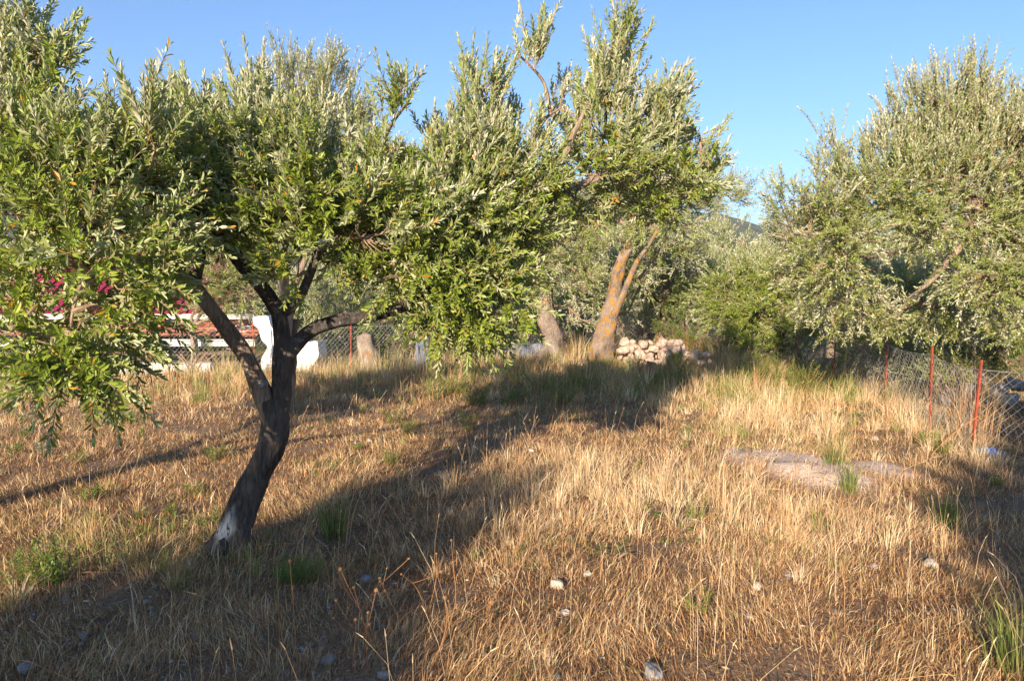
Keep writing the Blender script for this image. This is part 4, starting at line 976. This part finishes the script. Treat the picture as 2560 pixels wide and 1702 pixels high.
# low wall and white stepped wall
mb = MB(); a, b_ = at(300, 905, 15.62), at(530, 905, 15.62)
box(mb, ((a[0] + b_[0]) / 2, 15.62, -.26), (b_[0] - a[0], .22, .92)); tag(mb.build("garden_wall", M['plaster']), "low white wall along the field edge in front of the house porch", "wall")
mb = MB(); box(mb, (-10.9, 15.3, -.3), (3.4, .3, .8)); tag(mb.build("garden_wall", M['concrete']), "low grey wall end at the left edge behind the hanging olive leaves", "wall")
out = [(630, 792), (668, 788), (676, 818), (704, 838), (708, 862), (792, 852), (796, 890), (768, 932), (740, 960), (690, 960), (655, 935), (650, 900), (668, 866), (652, 850), (645, 822), (632, 812)]
pf = np.array([at(px, py, 15.75) for px, py in out]); n = len(pf); bm = bmesh.new()
vf = [bm.verts.new(p) for p in pf]; vb = [bm.verts.new(p + np.array([.1, .38, 0])) for p in pf]
bm.faces.new(vf); bm.faces.new(vb[::-1])
for k in range(n): bm.faces.new([vf[k], vb[k], vb[(k + 1) % n], vf[(k + 1) % n]])
bmesh.ops.recalc_face_normals(bm, faces=bm.faces); bmesh.ops.bevel(bm, geom=bm.edges[:], offset=.02, segments=2, affect='EDGES')
me = bpy.data.meshes.new("stepped_wall"); bm.to_mesh(me); bm.free(); me.materials.append(M['plaster'])
tag(link(bpy.data.objects.new("stepped_wall", me)), "whitewashed stepped wall end seen between the forks of the nearest olive", "wall")

# far house with solar heater
fb = np.array([at(1532, 660, 78)[0], 78.0, 0.0]); fh = empty("far_house", fb); tag(fh, "distant white house with an orange tiled roof and a solar water heater", "house")
zt = at(1532, 640, 78)[2]
mb = MB(); box(mb, (fb[0], 80, zt - 3.5), (8, 5, 4.2)); mb.build("wall", M['white_paint'], fh, fb)
mb = MB(); w = 4.5; v = [(-w, 77.1, zt - 1.5), (w, 77.1, zt - 1.5), (w, 80.5, zt), (-w, 80.5, zt), (-w, 83, zt - 1.3), (w, 83, zt - 1.3)]
mb.add([(fb[0] + a, b_, c_) for a, b_, c_ in v], q=[[0, 1, 2, 3], [3, 2, 5, 4]], t=[[0, 3, 4], [1, 5, 2]]); mb.build("roof", M['terracotta'], fh, fb)
mb = MB(); box(mb, (fb[0] + .3, 78.6, zt - .35), (1.3, 1.4, .08), tilt=(.7, 'X')); mb.build("solar_panel", M['panel'], fh, fb)
mb = MB(); tube(mb, np.array([[fb[0] - .4, 79.3, zt + .15], [fb[0] + 1.0, 79.3, zt + .15]]), [.26, .26], 14); mb.build("water_tank", M['tank'], fh, fb)
mb = MB(); box(mb, (fb[0] - 1.2, 77.4, zt - 3.0), (1.0, .1, 1.2)); mb.build("window", M['dark_wood'], fh, fb)
mb = MB(); box(mb, (fb[0] - 1.4, 80, zt + 1.0), (.07, .07, 2.4)); mb.build("antenna_mast", M['tank'], fh, fb)

# old stump, sheets, bottle
sp = ga(at(920, 870, 15.0)[0], 15.0); mb = MB()
P, R = spline([sp - [0, 0, .1], sp + [.02, 0, .25], sp + [-.02, 0, .5], sp + [-.05, 0, .74]], [.30, .20, .18, .15], 8); tube(mb, P, R, 24, gnarl=.16, flute=.1, seed=4)
tag(mb.build("tree_stump", M['bark_lichen2'], smooth=True), "broad old stump with brown bark below the long low bough", "stump")
for (px, py, Y_, w, h, tl, lb) in [(1052, 870, 15.0, .34, .6, -.25, "blue-grey sheet leaning upright among the grass right of the old stump"), (1290, 880, 15.8, 1.7, .32, 0, "low blue-grey sheet lying between the hanging leaves and the lichen-covered trunk")]:
    p = at(px, py, Y_); z0 = float(H(p[0], Y_)); mb = MB()
    uu, vv = np.meshgrid(np.linspace(-.5, .5, 20), np.linspace(0, 1, 12)); X_ = p[0] + uu * w * (1 - .3 * vv); Yy = Y_ + vv * (.35 if tl else .7) + .05 * np.sin(uu * 14 + vv * 5); Zz = z0 + vv * h + .03 * np.sin(uu * 19) * vv - (0 if tl else .12 * np.abs(uu))
    i, j = np.meshgrid(np.arange(11), np.arange(19), indexing='ij'); q = np.stack([i * 20 + j, i * 20 + j + 1, (i + 1) * 20 + j + 1, (i + 1) * 20 + j], -1).reshape(-1, 4)
    fr_ = np.stack([X_, Yy, Zz], -1).reshape(-1, 3); mb.add(fr_, q=q); mb.add(fr_ + [0, .012, 0], q=q[:, ::-1])
    tag(mb.build("plastic_sheet", M['tarp'], smooth=True), lb, "sheet")
p = ground_at(2462, 1140); be = empty("plastic_bottle", p + [0.02, 0, .035]); tag(be, "crumpled plastic bottle with a blue cap at the foot of the nearest fence post", "bottle")
mb = MB(); t = np.linspace(0, 1, 22); rr_ = np.interp(t, [0, .04, .15, .3, .5, .7, .84, .92, 1], [.02, .042, .045, .040, .046, .044, .034, .015, .014]) * (1 + .06 * np.sin(t * 60))
tube(mb, np.stack([-.17 + t * .32, .03 * np.sin(t * 3), .015 * np.sin(t * 5)], 1) + np.array(be.location), rr_, 14, gnarl=.12, seed=2); mb.build("bottle_body", M['plastic'], be, be.location, smooth=True)
mb = MB(); tube(mb, np.array([[.15, .004, -.014], [.18, .002, -.014]]) + np.array(be.location), [.02, .02], 12); tube(mb, np.array([[.02, .028, .004], [.09, .024, 0]]) + np.array(be.location), [.049, .048], 14); mb.build("cap", M['blue_plastic'], be, be.location)

# ------------------------------------------------------------------ weeds and tufts
def weed(label, px, py, h, n, spread, m=None, style='leafy', name="weed", tone=(.2, .9), loc=None, group=None):
    p = ground_at(px, py) if loc is None else np.asarray(loc, float)
    mb = MB()
    if style == 'tuft':
        x = p[0] + rng.normal(0, spread * .3, n); y = p[1] + rng.normal(0, spread * .3, n); az_ = np.arctan2(y - p[1], x - p[0]) + rng.normal(0, .5, n)
        blades(mb, x, y, h * rng.uniform(.5, 1.15, n), np.full(n, .0045) * rng.uniform(.7, 1.3, n), np.clip(np.abs(rng.normal(.3, .2, n)), 0, .9), az_, rng.uniform(*tone, n))
        o = mb.build(name, m or M['weed'])
    else:
        ns = max(3, int(n)); a = rng.uniform(0, 6.28, ns); rd = np.sqrt(rng.random(ns)) * spread
        base = p + np.stack([np.cos(a) * rd * .4, np.sin(a) * rd * .4, 0 * a], 1)
        dr = np.stack([np.cos(a) * rd / spread * .7, np.sin(a) * rd / spread * .7, 0 * a + 1.0], 1)
        LL = {'leafy': (.028, .008, .012), 'needle': (.035, .004, .008), 'broad': (.05, .016, .02)}[style]
        sc = max(1.0, p[1] / 6)
        shoots(mb, base, dr, h * rng.uniform(.6, 1.1, ns), LL[0] * sc ** .5, LL[1] * sc, LL[2] * sc, 1, .05, 0, .9, .0015 * sc, 0)
        o = mb.build(name, [m or M['leaf_green'], M['stalk']])
    o.data.transform(Matrix.Translation(-Vector(p))); o.location = p
    return tag(o, label, "weed" if style != 'tuft' else "grass tuft", group)

weed("bright green feathery weed in the shade below the trunk of the nearest olive", 745, 1455, .13, 60, .2, style='needle')
weed("tall green grass tuft standing at the shadow edge right of the nearest trunk", 832, 1345, .34, 120, .12, style='tuft', tone=(.2, .8))
weed("yellow-green sprouting plant alone in the matted straw right of the middle", 1742, 1535, .13, 9, .06)
weed("leafy green weed near the left edge, taller of two close together", 135, 1460, .26, 14, .12, style='broad')
weed("yellow-green weed at the left edge beside a taller leafy one", 55, 1470, .24, 14, .14)
weed("small green weed in the grass left of the bent trunk, nearer of two", 430, 1290, .09, 12, .06)
weed("small green weed in the grass left of the bent trunk, farther of two", 490, 1240, .12, 14, .09)
weed("dark green tuft on the far side of the thin shadow stripe left of the trunk", 545, 1150, .16, 20, .16)
weed("green grass tuft below the hanging olive leaves on the left", 310, 1060, .30, 160, .22, style='tuft', tone=(.2, .85))
weed("green grass tuft under the left fork of the nearest olive", 500, 1010, .30, 120, .2, style='tuft', tone=(.3, .9))
weed("pale grey-white flowering weed in the grass on the left", 105, 1140, .14, 18, .1, M['leaf_pale'])
weed("pale grey-leaved weed right behind the forks of the nearest olive", 770, 965, .30, 40, .26, M['leaf_pale'])
weed("pale grey-leaved weed beside the foot of the white stepped wall", 705, 950, .35, 36, .24, M['leaf_pale'])
for k, (px, py, h) in enumerate([(1020, 1090, .22), (1170, 1080, .26), (1190, 1010, .30), (1280, 960, .22), (1085, 1000, .26), (985, 1060, .2)]):
    weed(["yellow-green spurge-like weed in front of the large shadow, lowest and leftmost", "yellow-green weed at the front edge of the large shadow, tallest of its row", "yellow-green weed within the left part of the large shadow", "yellow-tipped weed in the large shadow close to the upright lichen trunk", "narrow green weed at the left end of the large shadow", "small green weed left of the large shadow"][k], px, py, h, 14, .12, style='leafy')
gf = "bushy green weeds growing along the near fence"
for (px, py, h, n) in [(2010, 985, .42, 40), (2045, 960, .5, 44), (2100, 985, .34, 26), (2170, 975, .34, 26), (2210, 965, .32, 22), (1960, 960, .34, 26), (1900, 930, .3, 26), (2260, 960, .26, 20)]:
    weed("bushy yellow-green weed growing along the wire fence in front of its red posts", px, py, h * 1.3, n + 14, .26, style='leafy', group=gf)
weed("bright green tuft at the foot of the second fence post", 2322, 1120, .18, 20, .12)
weed("bright green tuft just right of the foot of the second fence post", 2352, 1135, .14, 14, .08)
weed("dark green grass tuft where the straw meets the shade on the right", 2365, 1320, .30, 140, .12, style='tuft', tone=(.0, .5))
weed("green-yellow tuft growing through the edge of the bare earth patch", 2125, 1230, .3, 90, .12, style='tuft', tone=(.4, 1))
weed("green-yellow tuft at the right end of the bare earth patch", 2085, 1160, .26, 80, .14, style='tuft', tone=(.3, .9))
weed("drooping green and straw tuft cut by the right edge near the bottom", 2552, 1690, .40, 140, .16, style='tuft', tone=(.4, 1))
weed("small green tuft in deep shade beyond the nearest fence post", 2490, 1215, .10, 16, .08)
weed("dark green clump in the grass right of the stone pile", 1880, 960, .40, 60, .35, style='leafy')
weed("green tuft growing in front of the stone pile", 1690, 925, .32, 40, .22, style='leafy')
weed("green tuft at the left front of the stone pile", 1590, 930, .3, 30, .2, style='leafy')
for k, (px, py, h, sp_) in enumerate([(2440, 1120, .85, .28), (2400, 1085, .75, .25)]):
    weed(["tall arching straw clump leaning on the mesh beside the nearest fence post", "tall straw clump between the two nearest fence posts"][k], px, py, h, 110, sp_, M['stalk'], 'tuft', "grass_clump", (.4, 1))
weed("dry brown bramble stems behind the grass right of the stone pile", 1790, 895, .75, 90, .7, M['stalk'], 'tuft', "grass_clump", (.1, .8), loc=ga(3.9, 16.6))
weed("sandy straw clump right behind the small heap of stones", 1740, 900, .6, 110, .35, M['stalk'], 'tuft', "grass_clump", (.5, 1), loc=ga(3.55, 16.9))
gd = "tall dry grass clumps along the back edge of the field"
for k, (px, Y_, h) in enumerate([(800, 14.2, .5), (860, 14.6, .6), (905, 14.0, .45), (960, 14.6, .7), (1010, 14.2, .55), (1080, 14.4, .5), (1130, 14.8, .6), (1200, 15.0, .5), (1265, 15.0, .45), (1440, 15.8, .6), (1400, 14.6, .4), (560, 14.6, .55), (470, 14.8, .5), (610, 14.4, .45), (400, 14.7, .5), (330, 14.4, .5), (200, 14.2, .45), (80, 14.2, .5), (1800, 15.4, .5), (1850, 14.6, .45)]):
    p = at(px, 900, Y_)
    weed("tall clump of straw and greenish grass standing along the back edge of the field", 0, 0, h, 150, .45, M['grass'], 'tuft', "grass_clump", (.35, .95), loc=ga(p[0], Y_), group=gd)
gs_ = "green weeds standing in the large tree shadow"
for k in range(30):
    px, py = rng.uniform(1080, 1900), rng.uniform(905, 1040)
    if px > 1640 and py > 1000: continue
    weed("low green weed standing in the shade of the large tree shadow at the back", px, py, rng.uniform(.16, .38), int(rng.integers(12, 26)), rng.uniform(.12, .3), style='leafy', group=gs_)
gl = "small green weeds in the brown grass on the left"
for k in range(22):
    px, py = rng.uniform(0, 1000), rng.uniform(960, 1420)
    if 520 < px < 720 and py > 1000: continue
    weed("small green weed coming up through the brown grass around the nearest tree", px, py, rng.uniform(.06, .16), int(rng.integers(9, 16)), rng.uniform(.05, .12), style='leafy', group=gl)
# fallen twigs
for (px0, py0, px1, py1, lb) in [(1545, 1415, 1590, 1405, "short dark twig lying on the straw"), (2215, 1010, 2315, 1075, "thin dark stick leaning towards the foot of the second fence post"), (2470, 1048, 2350, 1110, "pale bent cane hanging off the nearest fence post to the ground")]:
    a, b_ = ground_at(px0, py0), ground_at(px1, py1); a = a + [0, 0, .05]; b_ = b_ + [0, 0, .03]
    if 'pale' in lb: a = np.array([4.60, 7.70, .42]); b_ = ground_at(2330, 1140) + [0, 0, .03]
    mb = MB(); P, R = spline([a, (a + b_) / 2 + [0, 0, .03], b_], [.006, .007, .004], 6); tube(mb, P, R, 6)
    tag(mb.build("stick", M['twig'] if 'pale' not in lb else M['stalk']), lb, "stick")

# ------------------------------------------------------------------ dry thistles with round heads
gt = "dry round-headed thistle stalks in the foreground"
def thistle(base, tip, heads, label, group=None):
    base = np.asarray(base, float); tip = np.asarray(tip, float)
    e = empty("dry_thistle", base); tag(e, label, "thistle", group)
    mb = MB(); mid = (base + tip) / 2 + rng.normal(0, .02, 3)
    P, R = spline([base - [0, 0, .02], mid, tip], [.0024, .0019, .0013], 6); tube(mb, P, R, 5)
    ends = [(tip, norm(P[-1] - P[-2]))]
    for k in range(heads - 1):
        i = rng.integers(4, 10); d = norm(P[i + 1] - P[i] + rng.normal(0, .5, 3) * np.linalg.norm(P[i + 1] - P[i]) * 1.6); L = rng.uniform(.08, .2)
        Q, R2 = spline([P[i], P[i] + d * L * .5 + [0, 0, .01], P[i] + d * L + [0, 0, .03]], [.0015, .0013, .001], 4); tube(mb, Q, R2, 4); ends.append((Q[-1], norm(Q[-1] - Q[-2])))
    mb.build("stem", M['stalk'], e, base)
    for c, d in ends:
        r = rng.uniform(.004, .0078); v = ICO_V[:162] if False else ICO_V
        mb = MB(); u = norm(rng.normal(0, 1, (90, 3)))
        t_ = np.linspace(-1, 1, 7); tube(mb, c + d * (t_[:, None] * r), r * np.sqrt(np.clip(1.02 - t_ ** 2, .05, 1)) * np.where(t_ > 0, 1.0, .9), 8, tone=.45)
        prisms(mb, c + u * r * .6, c + u * r * 1.45, r * .09, r * .02, tone=.7)
        mb.build("seed_head", M['stalk'], e, base)
SP = [((240, 1720), (240, 1565), 1, "lone straight thistle stalk at the lower left, taller of the two there"), ((330, 1690), (342, 1592), 1, "short lone thistle stalk right of the tall straight one at the lower left"), ((350, 1720), (425, 1664), 1, "thistle leaning right with its head close to the bottom edge"),
      ((700, 1640), (693, 1397), 1, "tall thin thistle whose head stands over the bright green weed"), ((745, 1680), (731, 1468), 2, "tall thistle with an orange head in the middle of the shade"), ((640, 1600), (565, 1532), 2, "thistle leaning left with two heads in the shade"),
      ((680, 1590), (618, 1504), 1, "short thistle leaning left just above the two-headed one"), ((500, 1720), (506, 1682), 1, "thistle head just above the bottom edge left of the middle")]
for (b0, t0, hd, lb) in SP:
    b = ground_at(*b0) if b0[1] < 1705 else ground_at(b0[0], 1700) + [0, -.05, 0]
    thistle(b, at(t0[0], t0[1], b[1] + .02), hd, lb)
for k in range(20):
    bx_, by_ = rng.uniform(820, 1260), rng.uniform(1480, 1690)
    b = ground_at(bx_, by_); h = rng.uniform(.2, .44)
    thistle(b, b + np.array([rng.normal(-.03, .10), rng.normal(0, .08), h]), int(rng.integers(1, 4)), "brown dry thistle stalk in the dense stand where the shade meets the straw", gt)
g3 = "dry stalks at the front edge of the large shadow"
for k in range(14):
    b = ground_at(rng.uniform(1290, 1720), rng.uniform(1060, 1130)); thistle(b, b + np.array([rng.normal(.05, .08), 0, rng.uniform(.25, .5)]), int(rng.integers(1, 3)), "thin dry stalk standing at the front edge of the large tree shadow", g3)
# ------------------------------------------------------------------ air
hm = bpy.data.materials.new("haze_air"); hm.use_nodes = True; hn = hm.node_tree; hn.nodes.clear()
ho = hn.nodes.new("ShaderNodeOutputMaterial"); hv = hn.nodes.new("ShaderNodeVolumePrincipled")
hv.inputs["Color"].default_value = (0.80, 0.88, 1.0, 1); hv.inputs["Density"].default_value = 0.00045; hv.inputs["Anisotropy"].default_value = 0.0
hn.links.new(hv.outputs[0], ho.inputs["Volume"])
mb = MB(); box(mb, (0, 600, 62), (5200, 3200, 136)); tag(mb.build("haze", hm), kind='stuff')
#@@END
